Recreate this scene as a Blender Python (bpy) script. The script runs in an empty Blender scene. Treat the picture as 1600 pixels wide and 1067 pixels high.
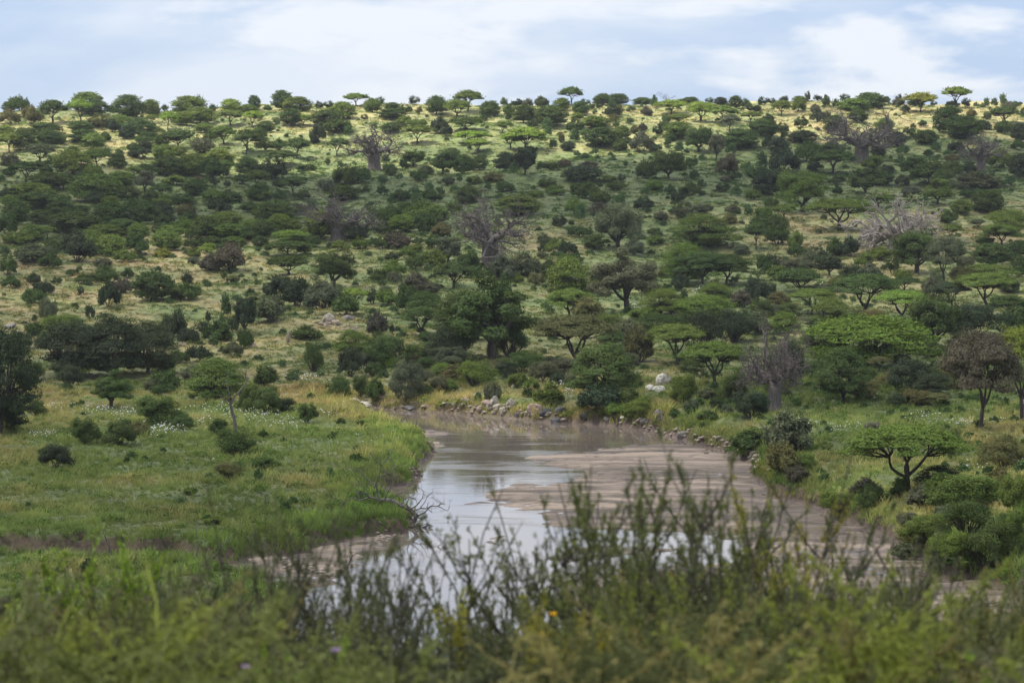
import bpy, bmesh, math, random
import numpy as np
from mathutils import Vector, Matrix

random.seed(7)
rng = np.random.default_rng(7)
sc = bpy.context.scene
C = sc.collection

# ---------------------------------------------------------------- camera
CAMZ = 29.0
F = 100.0 / 36.0 * 1600.0            # focal length measured in pixels of the 1600 wide photograph
PITCH = math.atan(183.5 / F)
cam_d = bpy.data.cameras.new('camera')
cam_d.lens = 100; cam_d.sensor_width = 36
cam_d.clip_start = 0.5; cam_d.clip_end = 30000
cam_d.dof.use_dof = True; cam_d.dof.focus_distance = 450; cam_d.dof.aperture_fstop = 5.0
cam = bpy.data.objects.new('camera', cam_d)
cam.location = (0, 0, CAMZ); cam.rotation_euler = (math.pi/2 - PITCH, 0, 0)
C.objects.link(cam); sc.camera = cam

# ---------------------------------------------------------------- light
SUN_EL, SUN_AZ = 60.0, -82.0         # azimuth measured from +Y towards +X: the sun stands high on the left
sd = bpy.data.lights.new('sun', 'SUN'); sd.energy = 5.0; sd.angle = math.radians(0.6); sd.color = (1.0, 0.955, 0.88)
sun = bpy.data.objects.new('sun', sd); C.objects.link(sun)
_e, _a = math.radians(SUN_EL), math.radians(SUN_AZ)
SUNV = Vector((math.sin(_a)*math.cos(_e), math.cos(_a)*math.cos(_e), math.sin(_e)))
sun.rotation_euler = SUNV.to_track_quat('Z', 'Y').to_euler()

world = bpy.data.worlds.new('World'); sc.world = world; world.use_nodes = True
wt = world.node_tree; wn = wt.nodes; wl = wt.links; wn.clear()
def N(nodes, typ, **kw):
    n = nodes.new(typ)
    for k, v in kw.items():
        if k.startswith('i_'):
            n.inputs[k[2:].replace('_', ' ')].default_value = v
        else: setattr(n, k, v)
    return n
wo = N(wn, 'ShaderNodeOutputWorld'); bg = N(wn, 'ShaderNodeBackground'); bg.inputs[1].default_value = 0.081
sky = N(wn, 'ShaderNodeTexSky', sky_type='NISHITA'); sky.sun_disc = False
sky.sun_elevation = _e; sky.sun_rotation = _a; sky.altitude = 900; sky.dust_density = 0.6
tc = N(wn, 'ShaderNodeTexCoord')
mp = N(wn, 'ShaderNodeMapping'); mp.inputs['Scale'].default_value = (1, 1, 3.2); mp.inputs['Location'].default_value = (0.31, 0.13, 0.05)
wl.new(tc.outputs['Generated'], mp.inputs[0])
n1 = N(wn, 'ShaderNodeTexNoise', i_Scale=7.0, i_Detail=7.0, i_Roughness=0.52, i_Distortion=0.35)
n2 = N(wn, 'ShaderNodeTexNoise', i_Scale=13.0, i_Detail=8.0, i_Roughness=0.52, i_Distortion=0.25)
wl.new(mp.outputs[0], n1.inputs[0]); wl.new(mp.outputs[0], n2.inputs[0])
def ramp(nodes, stops, interp='LINEAR'):
    r = nodes.new('ShaderNodeValToRGB'); cr = r.color_ramp; cr.interpolation = interp
    while len(cr.elements) < len(stops): cr.elements.new(0.5)
    for e, (p, c) in zip(cr.elements, stops):
        e.position = p; e.color = (c[0], c[1], c[2], 1) if hasattr(c, '__len__') else (c, c, c, 1)
    return r
def mixc(nodes, links, fac, a, b, blend='MIX'):
    m = nodes.new('ShaderNodeMix'); m.data_type = 'RGBA'; m.blend_type = blend
    for s, v in ((m.inputs['Factor'], fac), (m.inputs['A'], a), (m.inputs['B'], b)):
        if hasattr(v, 'links') or hasattr(v, 'is_output'): links.new(v, s)
        elif isinstance(v, (int, float)): s.default_value = v
        else: s.default_value = (v[0], v[1], v[2], 1)
    return m.outputs['Result']
veil = ramp(wn, [(0.38, (4.7, 6.0, 8.3)), (0.50, (5.9, 6.9, 8.6)), (0.62, (7.4, 8.0, 9.2))])
wl.new(n1.outputs[0], veil.inputs[0])
cmask = ramp(wn, [(0.50, 0.0), (0.60, 0.95)]); wl.new(n2.outputs[0], cmask.inputs[0])
c1 = mixc(wn, wl, cmask.outputs[0], veil.outputs[0], (8.5, 8.8, 9.5))
c2 = mixc(wn, wl, 0.86, sky.outputs[0], c1)
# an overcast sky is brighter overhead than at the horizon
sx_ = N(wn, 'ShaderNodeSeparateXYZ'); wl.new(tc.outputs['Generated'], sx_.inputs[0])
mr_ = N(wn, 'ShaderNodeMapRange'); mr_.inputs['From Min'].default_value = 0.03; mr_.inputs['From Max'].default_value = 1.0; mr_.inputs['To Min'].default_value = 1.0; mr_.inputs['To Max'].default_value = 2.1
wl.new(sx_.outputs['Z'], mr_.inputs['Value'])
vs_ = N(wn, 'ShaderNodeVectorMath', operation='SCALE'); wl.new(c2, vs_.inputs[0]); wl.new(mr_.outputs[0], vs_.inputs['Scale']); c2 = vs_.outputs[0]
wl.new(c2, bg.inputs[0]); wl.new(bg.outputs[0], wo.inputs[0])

sc.view_settings.view_transform = 'Standard'; sc.view_settings.look = 'None'
sc.view_settings.exposure = 0.42; sc.view_settings.gamma = 1.0; sc.view_settings.use_curve_mapping = False
sc.render.engine = 'CYCLES'
sc.cycles.use_denoising = True
sc.cycles.max_bounces = 6; sc.cycles.diffuse_bounces = 3; sc.cycles.glossy_bounces = 2
sc.cycles.transmission_bounces = 3; sc.cycles.transparent_max_bounces = 12; sc.cycles.volume_bounces = 0
sc.cycles.caustics_reflective = False; sc.cycles.caustics_refractive = False
sc.cycles.use_light_tree = False

# ---------------------------------------------------------------- helpers
def ray(px, py):
    """direction of the line of sight through a point measured in the photograph"""
    a = (np.asarray(px, float) - 800.0) / F; b = (533.5 - np.asarray(py, float)) / F
    cp, sp = math.cos(PITCH), math.sin(PITCH)
    return a, cp + b*sp, -sp + b*cp
def flat(px, py, z=0.0):
    """survey point: where that line of sight meets the level z"""
    x, y, w = ray(px, py); t = (z - CAMZ) / w
    return x*t, y*t
def smooth(a, b, v):
    t = np.clip((v - a) / (b - a), 0, 1); return t*t*(3 - 2*t)
class Waves:
    def __init__(s, seed, wl_, octaves=3, n=7):
        r = np.random.default_rng(seed); s.o = []
        for k in range(octaves):
            for i in range(n):
                th = r.uniform(0, 2*math.pi); L = wl_ / 2**k * r.uniform(0.7, 1.5)
                s.o.append((math.cos(th)*2*math.pi/L, math.sin(th)*2*math.pi/L, r.uniform(0, 6.28), 0.55**k))
        s.n = math.sqrt(sum(o[3]**2 for o in s.o) / 2)
    def __call__(s, x, y):
        v = 0
        for a, b, c, k in s.o: v = v + k*np.sin(a*x + b*y + c)
        return v / s.n
def sdist(poly, x, y):
    """signed distance to a polygon, negative inside"""
    x = np.asarray(x, float); y = np.asarray(y, float); sh = x.shape; x = x.ravel(); y = y.ravel()
    d = np.full(x.shape, 1e18); ins = np.zeros(x.shape, bool); n = len(poly)
    for i in range(n):
        ax, ay = poly[i]; bx, by = poly[(i+1) % n]; ex, ey = bx-ax, by-ay
        L = ex*ex + ey*ey + 1e-12
        t = np.clip(((x-ax)*ex + (y-ay)*ey)/L, 0, 1)
        d = np.minimum(d, (x-ax-t*ex)**2 + (y-ay-t*ey)**2)
        c = (ay > y) != (by > y)
        if abs(by-ay) > 1e-12: ins ^= c & (x < ex*(y-ay)/(by-ay) + ax)
    return (np.sqrt(d) * np.where(ins, -1, 1)).reshape(sh)
def survey(pts, z=0.0): return [tuple(float(q) for q in flat(a, b, z)) for a, b in pts]

def mesh_np(name, v, quads=None, tris=None, mat=None, smooth_=False):
    me = bpy.data.meshes.new(name)
    v = np.asarray(v, np.float32); nq = 0 if quads is None else len(quads); nt = 0 if tris is None else len(tris)
    me.vertices.add(len(v)); me.vertices.foreach_set('co', v.ravel())
    li = []; st = []; tot = []
    if nq: li.append(np.asarray(quads, np.int32).ravel()); st.append(np.arange(nq)*4); tot.append(np.full(nq, 4))
    if nt: li.append(np.asarray(tris, np.int32).ravel()); st.append(nq*4 + np.arange(nt)*3); tot.append(np.full(nt, 3))
    li = np.concatenate(li); me.loops.add(len(li)); me.loops.foreach_set('vertex_index', li)
    me.polygons.add(nq+nt)
    me.polygons.foreach_set('loop_start', np.concatenate(st).astype(np.int32))
    if smooth_: me.polygons.foreach_set('use_smooth', np.ones(nq+nt, bool))
    me.update(calc_edges=True)
    if mat: me.materials.append(mat)
    return me
class Geo:
    """collects quads of tubes and leaves"""
    def __init__(s): s.v = []; s.q = []; s.n = 0
    def add(s, v, q):
        s.v.append(np.asarray(v, float)); s.q.append(np.asarray(q, int) + s.n); s.n += len(v)
    def tube(s, pts, rad, sides=5):
        pts = np.asarray(pts, float); rad = np.asarray(rad, float); n = len(pts)
        d = np.gradient(pts, axis=0); d /= np.linalg.norm(d, axis=1)[:, None] + 1e-9
        ref = np.array([0.31, 0.95, 0.05]) if abs(d[0][2]) > 0.7 else np.array([0, 0, 1.0])
        u = np.cross(d, ref); u /= np.linalg.norm(u, axis=1)[:, None] + 1e-9
        w = np.cross(d, u)
        a = np.arange(sides) * 2*math.pi/sides
        ring = pts[:, None, :] + rad[:, None, None]*(np.cos(a)[None, :, None]*u[:, None, :] + np.sin(a)[None, :, None]*w[:, None, :])
        i = np.arange(n-1)[:, None]*sides; j = np.arange(sides)[None, :]; k = (j+1) % sides
        q = np.stack([i+j, i+k, i+sides+k, i+sides+j], -1).reshape(-1, 4)
        s.add(ring.reshape(-1, 3), q)
    def leaves(s, c, size, up=0.4, aspect=0.55, out=None):
        n = len(c)
        if n == 0: return
        nr = rng.normal(size=(n, 3)); nr /= np.linalg.norm(nr, axis=1)[:, None]
        if out is not None: nr = nr*0.75 + out
        nr[:, 2] += up; nr /= np.linalg.norm(nr, axis=1)[:, None]
        t = np.cross(nr, rng.normal(size=(n, 3))); t /= np.linalg.norm(t, axis=1)[:, None] + 1e-9
        b = np.cross(nr, t); sz = (size * rng.uniform(0.6, 1.35, n))[:, None]
        t = t*sz; b = b*sz*aspect
        v = np.stack([c+t, c+b, c-t, c-b], 1).reshape(-1, 3)
        s.add(v, np.arange(4*n).reshape(-1, 4))
    def mesh(s, name, mat, smooth_=False):
        return mesh_np(name, np.concatenate(s.v), np.concatenate(s.q), None, mat, smooth_)
def link(name, me, parent=None, loc=None):
    o = bpy.data.objects.new(name, me); C.objects.link(o)
    if parent: o.parent = parent
    if loc is not None: o.location = loc
    return o
def tag(o, label=None, cat=None, group=None, kind=None):
    if label: o['label'] = label
    if cat: o['category'] = cat
    if group: o['group'] = group
    if kind: o['kind'] = kind
    return o

# ---------------------------------------------------------------- terrain: surveyed outlines
CHANNEL_PX = [(540,629),(570,634),(600,639),(650,642),(725,647),(800,653),(842,659),(900,661),(950,665),(1012,673),(1050,680),
 (1078,692),(1122,703),(1150,710),(1172,722),(1180,745),(1196,772),(1275,795),(1340,822),(1400,842),(1412,868),(1450,874),
 (1467,905),(1512,903),(1550,912),(1600,940),(1760,1010),(1990,1150),(1300,1420),(300,1420),(330,1120),(370,1060),(402,1025),(445,970),
 (470,930),(430,915),(405,905),(350,893),(330,885),(380,882),(400,872),(470,862),(537,845),(585,838),(632,832),(637,822),(632,807),(600,790),(585,780),(600,768),(618,760),
 (643,753),(645,738),(655,728),(666,718),(672,706),(664,694),(640,684),(618,675),(606,668),(592,660),(575,650),(552,640)]
CHANNEL = survey(CHANNEL_PX)
BARS_PX = [  # raised sand inside the channel
 [(606,668),(640,667),(700,672),(708,677),(690,682),(650,685),(632,684),(610,676)],
 [(975,699),(1000,694),(1030,692),(1080,694),(1105,699),(1112,706),(1135,709),(1150,710),(1180,722),(1190,745),(1200,772),(1280,795),(1345,822),(1405,842),(1420,868),(1460,876),(1470,905),(1512,903),
  (1560,915),(1640,950),(1760,1010),(1900,1130),(1500,1180),(1250,1060),(1020,1010),(930,985),(890,960),(870,930),(840,905),(822,902),(900,894),(1010,891),(1090,880),(1152,876),(1158,862),(1135,842),(1060,833),(930,829),(835,822),
  (845,808),(830,798),(790,794),(760,791),(722,786),(755,772),(785,760),(850,757),(895,747),(906,739),(900,734),(850,728),(820,721),(810,716),(830,711),(900,705)],
 [(842,868),(880,858),(960,853),(1060,850),(1090,858),(1040,868),(940,872),(890,880),(850,876)],
 [(755,842),(790,840),(798,846),(770,850)],
 [(405,905),(350,893),(330,885),(380,882),(400,872),(470,862),(537,845),(585,838),(632,832),(620,842),(585,856),(545,893),(510,915),(470,935)],
 [(664,694),(672,706),(690,703),(700,696),(690,688),(650,686)],
 [(666,718),(655,728),(645,738),(643,753),(655,742),(668,730),(684,718),(676,712)],
]
BARS = [survey(b) for b in BARS_PX]
# near left terrace that lies below the cut bank
LOWER_PX = [(-260,858),(-60,852),(0,852),(60,856),(120,854),(200,858),(262,856),(300,862),(360,868),(395,868),(430,862),(480,855),(540,845),(585,838),(610,850),(520,960),(420,1200),(300,1400),(-600,1400),(-600,870)]
LOWER = survey(LOWER_PX, 0.9)
hy = np.array([-300,-100,-20,0,8,18,30,50,80,120,170,300,430,455,480,520,560,620,700,780,880,980,1080,1180,1260,1310,1345,1420,1600,2000,3200,4200.])
hz = np.array([34,30.5,28.4,27.6,27.2,25,21.4,15.5,9.5,3.6,0.4,0.4,0.4,1.0,2.1,3.9,5.8,8.9,13.8,19.9,29,39.4,51.2,64.6,75.6,82.6,84.6,87.3,89,84,60,45.])
_fy = np.linspace(-300, 4200, 4501); _fz = np.interp(_fy, hy, hz)
_k = np.hanning(41); _k /= _k.sum(); _fs = np.convolve(np.pad(_fz, 20, mode='edge'), _k, 'valid')
_b = smooth(420, 520, _fy); _fz = np.where(_fy < 420, np.convolve(np.pad(_fz, 4, mode='edge'), np.hanning(9)/np.hanning(9).sum(), 'valid'), _fz*(1-_b) + _fs*_b)
WA = Waves(1, 300, 2); WB = Waves(2, 70, 3); WC = Waves(3, 9, 3); WD = Waves(4, 2.2, 2); WR = Waves(5, 16, 4); WE = Waves(6, 30, 2); WR2 = Waves(8, 12, 3)
def ground(x, y, full=False):
    x = np.asarray(x, float); y = np.asarray(y, float)
    hill = np.interp(y, _fy, _fz)
    far = smooth(470, 900, y)
    hill = hill * (1 + 0.00028*np.clip(x, -300, 0) + 0.00006*np.clip(x, 0, 400)) + far*(1.5*WA(x, y) + 0.55*WB(x, y)) + 0.5*smooth(455, 520, y)*WB(x+90, y)
    # mound with bare rock beyond the left meadow
    hill = hill + 2.6*np.exp(-(((x+41)/17)**2 + ((y-590)/26)**2))
    side = smooth(-25, 25, x)
    plat = 1.7*(1-side) + (3.3 + 1.4*smooth(20, 70, x - 0.10*y))*side
    plat = plat + 0.12*WB(x, y) + 0.09*WC(x, y)
    z = np.logaddexp(hill/0.5, plat/0.5)*0.5
    near = smooth(150, 95, y)
    z = z*(1-near) + hill*near
    z = z + smooth(420, 460, y)*0.10*WC(x, y) + 0.035*WD(x, y)
    # steps down to the river
    s = np.full(x.shape, 50.0); m = (y < 560) & (y > 90) & (np.abs(x) < 260)
    s[m] = sdist(CHANNEL, x[m] + 0.5*WC(x[m], y[m]), y[m] + 0.9*WC(x[m]+50, y[m]))
    lo = np.full(x.shape, 50.0); m2 = (y < 300) & (y > 60) & (x < 40) & (x > -260)
    lo[m2] = sdist(LOWER, x[m2] + 0.3*WC(x[m2], y[m2]), y[m2] + 1.0*WC(x[m2]*1.5, y[m2]))
    t = smooth(0.9, -0.5, lo)
    z = z*(1-t) + (0.50 + 0.10*WC(x, y) + 0.12*WE(x, y))*t
    bw = 2.6*(1-side) + (9.0 + 3*WE(x, y))*side
    bw = np.where(y > 395, 7.0, bw)
    prof = 0.45*smooth(0, 1.3, s) + 0.55*smooth(0.5, 1, s/np.maximum(bw, 1.6))
    bl = np.clip(s/np.maximum(bw, 1.6), 0, 1)
    prof = np.where(side > 0.5, 0.30*smooth(0, 1.0, s) + 0.70*bl**0.8, 0.55*smooth(0, 1.4, s) + 0.45*bl)
    out = 0.03 + (z - 0.03)*np.clip(prof, 0, 1)
    # the bed
    if m.any():
        bed = np.full(x.shape, -0.35); sb = np.full(x.shape, 30.0)
        for B in BARS: sb[m] = np.minimum(sb[m], sdist(B, x[m] + 0.5*WC(x[m], y[m]), y[m] + 1.3*WC(x[m], y[m]+33)))
        r = WR(x, y); r2 = WR(x*1.7+300, y*0.8); riv = np.minimum(np.abs(r), np.abs(r2)*1.3)
        r3 = WR2(x*0.8, y); bar = 0.07 + 0.085*smooth(0, -9, sb) + 0.022*r - 0.30*smooth(0.17, 0.0, riv)*smooth(-1.5, 0.2, WE(x, y*.7)) - 0.07*smooth(0.9, 1.5, r3)
        e = smooth(0.4, -1.0, sb)
        bed = bed*(1-e) + bar*e
        inn = smooth(0.35, -0.35, s)
        out = out*(1-inn) + np.minimum(bed, out+1)*inn
        if full: return out, s, sb, lo
    if full: return out, s, np.full(x.shape, 30.0), lo
    return out
# ---------------------------------------------------------------- materials
def new_mat(name):
    m = bpy.data.materials.new(name); m.use_nodes = True; nt = m.node_tree; nt.nodes.clear()
    return m, nt.nodes, nt.links, nt.nodes.new('ShaderNodeOutputMaterial')
def noise(n, l, vec, scale, detail=4, rough=0.55, dist=0.0):
    t = N(n, 'ShaderNodeTexNoise', i_Scale=scale, i_Detail=detail, i_Roughness=rough, i_Distortion=dist)
    if vec is not None: l.new(vec, t.inputs['Vector'])
    return t.outputs[0]
def math_(n, l, op, a, b=0.0, clamp=False):
    m = n.new('ShaderNodeMath'); m.operation = op; m.use_clamp = clamp
    for s, v in zip(m.inputs, (a, b)):
        if isinstance(v, (int, float)): s.default_value = v
        else: l.new(v, s)
    return m.outputs[0]

def leaf_material(name, transl=0.26, var=0.55, gloss=0.010):
    m, n, l, out = new_mat(name)
    oi = N(n, 'ShaderNodeObjectInfo'); tcn = N(n, 'ShaderNodeTexCoord'); g = N(n, 'ShaderNodeNewGeometry')
    nz = noise(n, l, tcn.outputs['Object'], 0.9, 3, 0.6)
    a = math_(n, l, 'MULTIPLY_ADD', g.outputs['Random Per Island'], var); n.active = None
    a.node.inputs[2].default_value = 1 - var*0.5
    b = math_(n, l, 'MULTIPLY_ADD', nz, 0.9); b.node.inputs[2].default_value = 0.55
    c = math_(n, l, 'MULTIPLY', a, b)
    hs = N(n, 'ShaderNodeHueSaturation'); l.new(oi.outputs['Color'], hs.inputs['Color']); l.new(c, hs.inputs['Value'])
    hue = math_(n, l, 'MULTIPLY_ADD', nz, 0.05); hue.node.inputs[2].default_value = 0.475; l.new(hue, hs.inputs['Hue'])
    d = N(n, 'ShaderNodeBsdfDiffuse'); t = N(n, 'ShaderNodeBsdfTranslucent'); gl = N(n, 'ShaderNodeBsdfGlossy'); gl.inputs['Roughness'].default_value = 0.5
    l.new(hs.outputs[0], d.inputs[0]); l.new(hs.outputs[0], t.inputs[0])
    m1 = N(n, 'ShaderNodeMixShader'); m1.inputs[0].default_value = transl; l.new(d.outputs[0], m1.inputs[1]); l.new(t.outputs[0], m1.inputs[2])
    m2 = N(n, 'ShaderNodeMixShader'); m2.inputs[0].default_value = gloss; l.new(m1.outputs[0], m2.inputs[1]); l.new(gl.outputs[0], m2.inputs[2])
    l.new(m2.outputs[0], out.inputs[0]); return m
LEAF = leaf_material('leaf')
def bark_material(name, base, dark, scale=6.0):
    m, n, l, out = new_mat(name)
    tcn = N(n, 'ShaderNodeTexCoord'); mpn = N(n, 'ShaderNodeMapping'); mpn.inputs['Scale'].default_value = (1, 1, 0.25); l.new(tcn.outputs['Object'], mpn.inputs[0])
    nz = noise(n, l, mpn.outputs[0], scale, 5, 0.65)
    r = ramp(n, [(0.3, dark), (0.65, base)]); l.new(nz, r.inputs[0])
    p = N(n, 'ShaderNodeBsdfPrincipled'); l.new(r.outputs[0], p.inputs['Base Color']); p.inputs['Roughness'].default_value = 0.85
    p.inputs['Specular IOR Level'].default_value = 0.25
    bp = N(n, 'ShaderNodeBump'); bp.inputs['Strength'].default_value = 0.5; bp.inputs['Distance'].default_value = 0.05; l.new(nz, bp.inputs['Height']); l.new(bp.outputs[0], p.inputs['Normal'])
    l.new(p.outputs[0], out.inputs[0]); return m
BARK = bark_material('acacia_bark', (0.075, 0.06, 0.048), (0.03, 0.024, 0.02))
BAO = bark_material('baobab_bark', (0.150, 0.124, 0.110), (0.070, 0.057, 0.051), 2.0)
SILVER = bark_material('silver_bark', (0.38, 0.325, 0.285), (0.20, 0.165, 0.145), 3.0)
DEADW = bark_material('dead_wood', (0.155, 0.132, 0.115), (0.06, 0.050, 0.043), 5.0)

def rock_material():
    m, n, l, out = new_mat('rock')
    oi = N(n, 'ShaderNodeObjectInfo'); tcn = N(n, 'ShaderNodeTexCoord')
    nz = noise(n, l, tcn.outputs['Object'], 2.3, 6, 0.65); n3 = noise(n, l, tcn.outputs['Object'], 9, 4, 0.6)
    r = ramp(n, [(0.35, 0.45), (0.62, 1.15)]); l.new(nz, r.inputs[0])
    c = mixc(n, l, 1.0, oi.outputs['Color'], r.outputs[0], 'MULTIPLY')
    p = N(n, 'ShaderNodeBsdfPrincipled'); l.new(c, p.inputs['Base Color']); p.inputs['Roughness'].default_value = 0.8
    bp = N(n, 'ShaderNodeBump'); bp.inputs['Strength'].default_value = 0.7; bp.inputs['Distance'].default_value = 0.15; l.new(n3, bp.inputs['Height']); l.new(bp.outputs[0], p.inputs['Normal'])
    l.new(p.outputs[0], out.inputs[0]); return m
ROCK = rock_material()

def terrain_material():
    m, n, l, out = new_mat('savanna_ground')
    geo = N(n, 'ShaderNodeNewGeometry'); P = geo.outputs['Position']
    at = N(n, 'ShaderNodeAttribute', attribute_name='tone'); ak = N(n, 'ShaderNodeAttribute', attribute_name='kinds')
    sep = N(n, 'ShaderNodeSeparateColor'); l.new(ak.outputs['Color'], sep.inputs[0])
    sand, mud, wet = sep.outputs[0], sep.outputs[1], sep.outputs[2]
    f1 = noise(n, l, P, 0.35, 5, 0.65); f2 = noise(n, l, P, 2.2, 5, 0.7); f3 = noise(n, l, P, 0.06, 4, 0.6)
    v = math_(n, l, 'ADD', math_(n, l, 'MULTIPLY', f1, 0.9), math_(n, l, 'MULTIPLY', f2, 0.9))
    r = ramp(n, [(0.25, 0.62), (0.75, 1.25)]); l.new(math_(n, l, 'MULTIPLY', v, 0.56), r.inputs[0])
    gcol = mixc(n, l, 1.0, at.outputs['Color'], r.outputs[0], 'MULTIPLY')
    # small dry and green patches
    dry = ramp(n, [(0.52, 0.0), (0.68, 0.28)]); l.new(f3, dry.inputs[0])
    gcol = mixc(n, l, math_(n, l, 'MULTIPLY', dry.outputs[0], f2), gcol, (0.23, 0.17, 0.075))
    # sand, banded by the current
    mpn = N(n, 'ShaderNodeMapping'); mpn.inputs['Scale'].default_value = (0.35, 1.0, 1.0); l.new(P, mpn.inputs[0])
    s1 = noise(n, l, mpn.outputs[0], 0.11, 6, 0.62, 1.0); s2 = noise(n, l, mpn.outputs[0], 1.3, 4, 0.6, 0.3)
    sr = ramp(n, [(0.42, (0.066, 0.050, 0.037)), (0.50, (0.135, 0.103, 0.075)), (0.58, (0.25, 0.190, 0.140))]); l.new(math_(n, l, 'ADD', math_(n, l, 'MULTIPLY', s1, 0.75), math_(n, l, 'MULTIPLY', s2, 0.25)), sr.inputs[0])
    scol = mixc(n, l, wet, sr.outputs[0], (0.085, 0.063, 0.052))
    mr = ramp(n, [(0.35, (0.026, 0.016, 0.012)), (0.65, (0.085, 0.049, 0.035))]); l.new(f2, mr.inputs[0])
    c = mixc(n, l, mud, gcol, mr.outputs[0]); c = mixc(n, l, sand, c, scol)
    p = N(n, 'ShaderNodeBsdfPrincipled'); l.new(c, p.inputs['Base Color'])
    ro = math_(n, l, 'MULTIPLY_ADD', math_(n, l, 'MULTIPLY', wet, sand), -0.40); ro.node.inputs[2].default_value = 0.92
    l.new(ro, p.inputs['Roughness']); p.inputs['Specular IOR Level'].default_value = 0.3
    bp = N(n, 'ShaderNodeBump'); bp.inputs['Strength'].default_value = 0.6; bp.inputs['Distance'].default_value = 0.12
    l.new(math_(n, l, 'MULTIPLY', f2, math_(n, l, 'SUBTRACT', 1.0, math_(n, l, 'MULTIPLY', sand, 0.85))), bp.inputs['Height']); l.new(bp.outputs[0], p.inputs['Normal'])
    l.new(p.outputs[0], out.inputs[0]); return m
GROUNDM = terrain_material()

def water_material():
    m, n, l, out = new_mat('river_water')
    geo = N(n, 'ShaderNodeNewGeometry'); P = geo.outputs['Position']
    mpn = N(n, 'ShaderNodeMapping'); mpn.inputs['Scale'].default_value = (0.45, 1.0, 1.0); mpn.inputs['Rotation'].default_value = (0, 0, 0.25); l.new(P, mpn.inputs[0])
    big = noise(n, l, mpn.outputs[0], 0.085, 5, 0.55, 1.2); mid = noise(n, l, mpn.outputs[0], 0.42, 5, 0.62, 0.8); fine = noise(n, l, P, 2.6, 4, 0.6)
    rr = ramp(n, [(0.50, 0.0), (0.60, 1.0)]); l.new(big, rr.inputs[0])
    h = math_(n, l, 'ADD', math_(n, l, 'MULTIPLY', mid, 0.55), math_(n, l, 'MULTIPLY', fine, 0.10))
    amp = math_(n, l, 'MULTIPLY', h, math_(n, l, 'MULTIPLY_ADD', rr.outputs[0], 0.9)); 
    bp = N(n, 'ShaderNodeBump'); bp.inputs['Strength'].default_value = 0.5; bp.inputs['Distance'].default_value = 0.10; l.new(h, bp.inputs['Height'])
    st = math_(n, l, 'MULTIPLY_ADD', rr.outputs[0], 0.36); st.node.inputs[2].default_value = 0.07; l.new(st, bp.inputs['Strength'])
    p = N(n, 'ShaderNodeBsdfPrincipled'); p.inputs['Base Color'].default_value = (0.15, 0.12, 0.098, 1)
    ro = math_(n, l, 'MULTIPLY_ADD', rr.outputs[0], 0.08); ro.node.inputs[2].default_value = 0.02; l.new(ro, p.inputs['Roughness'])
    p.inputs['IOR'].default_value = 1.34
    l.new(bp.outputs[0], p.inputs['Normal']); l.new(p.outputs[0], out.inputs[0]); return m
WATERM = water_material()

# ---------------------------------------------------------------- ground sheet
ys = np.concatenate([np.linspace(-300, -20, 12), np.linspace(-10, 140, 50), np.arange(143, 455, 0.62), np.arange(455, 800, 1.9), np.arange(800, 1360, 3.0), np.linspace(1365, 2000, 50), np.linspace(2100, 4200, 24)])
tsn = np.concatenate([np.linspace(-1.3, -0.6, 8), np.linspace(-0.5, -0.165, 16), np.linspace(-0.16, 0.16, 470), np.linspace(0.165, 0.5, 16), np.linspace(0.6, 1.3, 8)])
GY, GT = np.meshgrid(ys, tsn, indexing='ij'); GX = GT*(GY + 400)
GZ, GS, GB, GL = ground(GX, GY, True)
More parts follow.
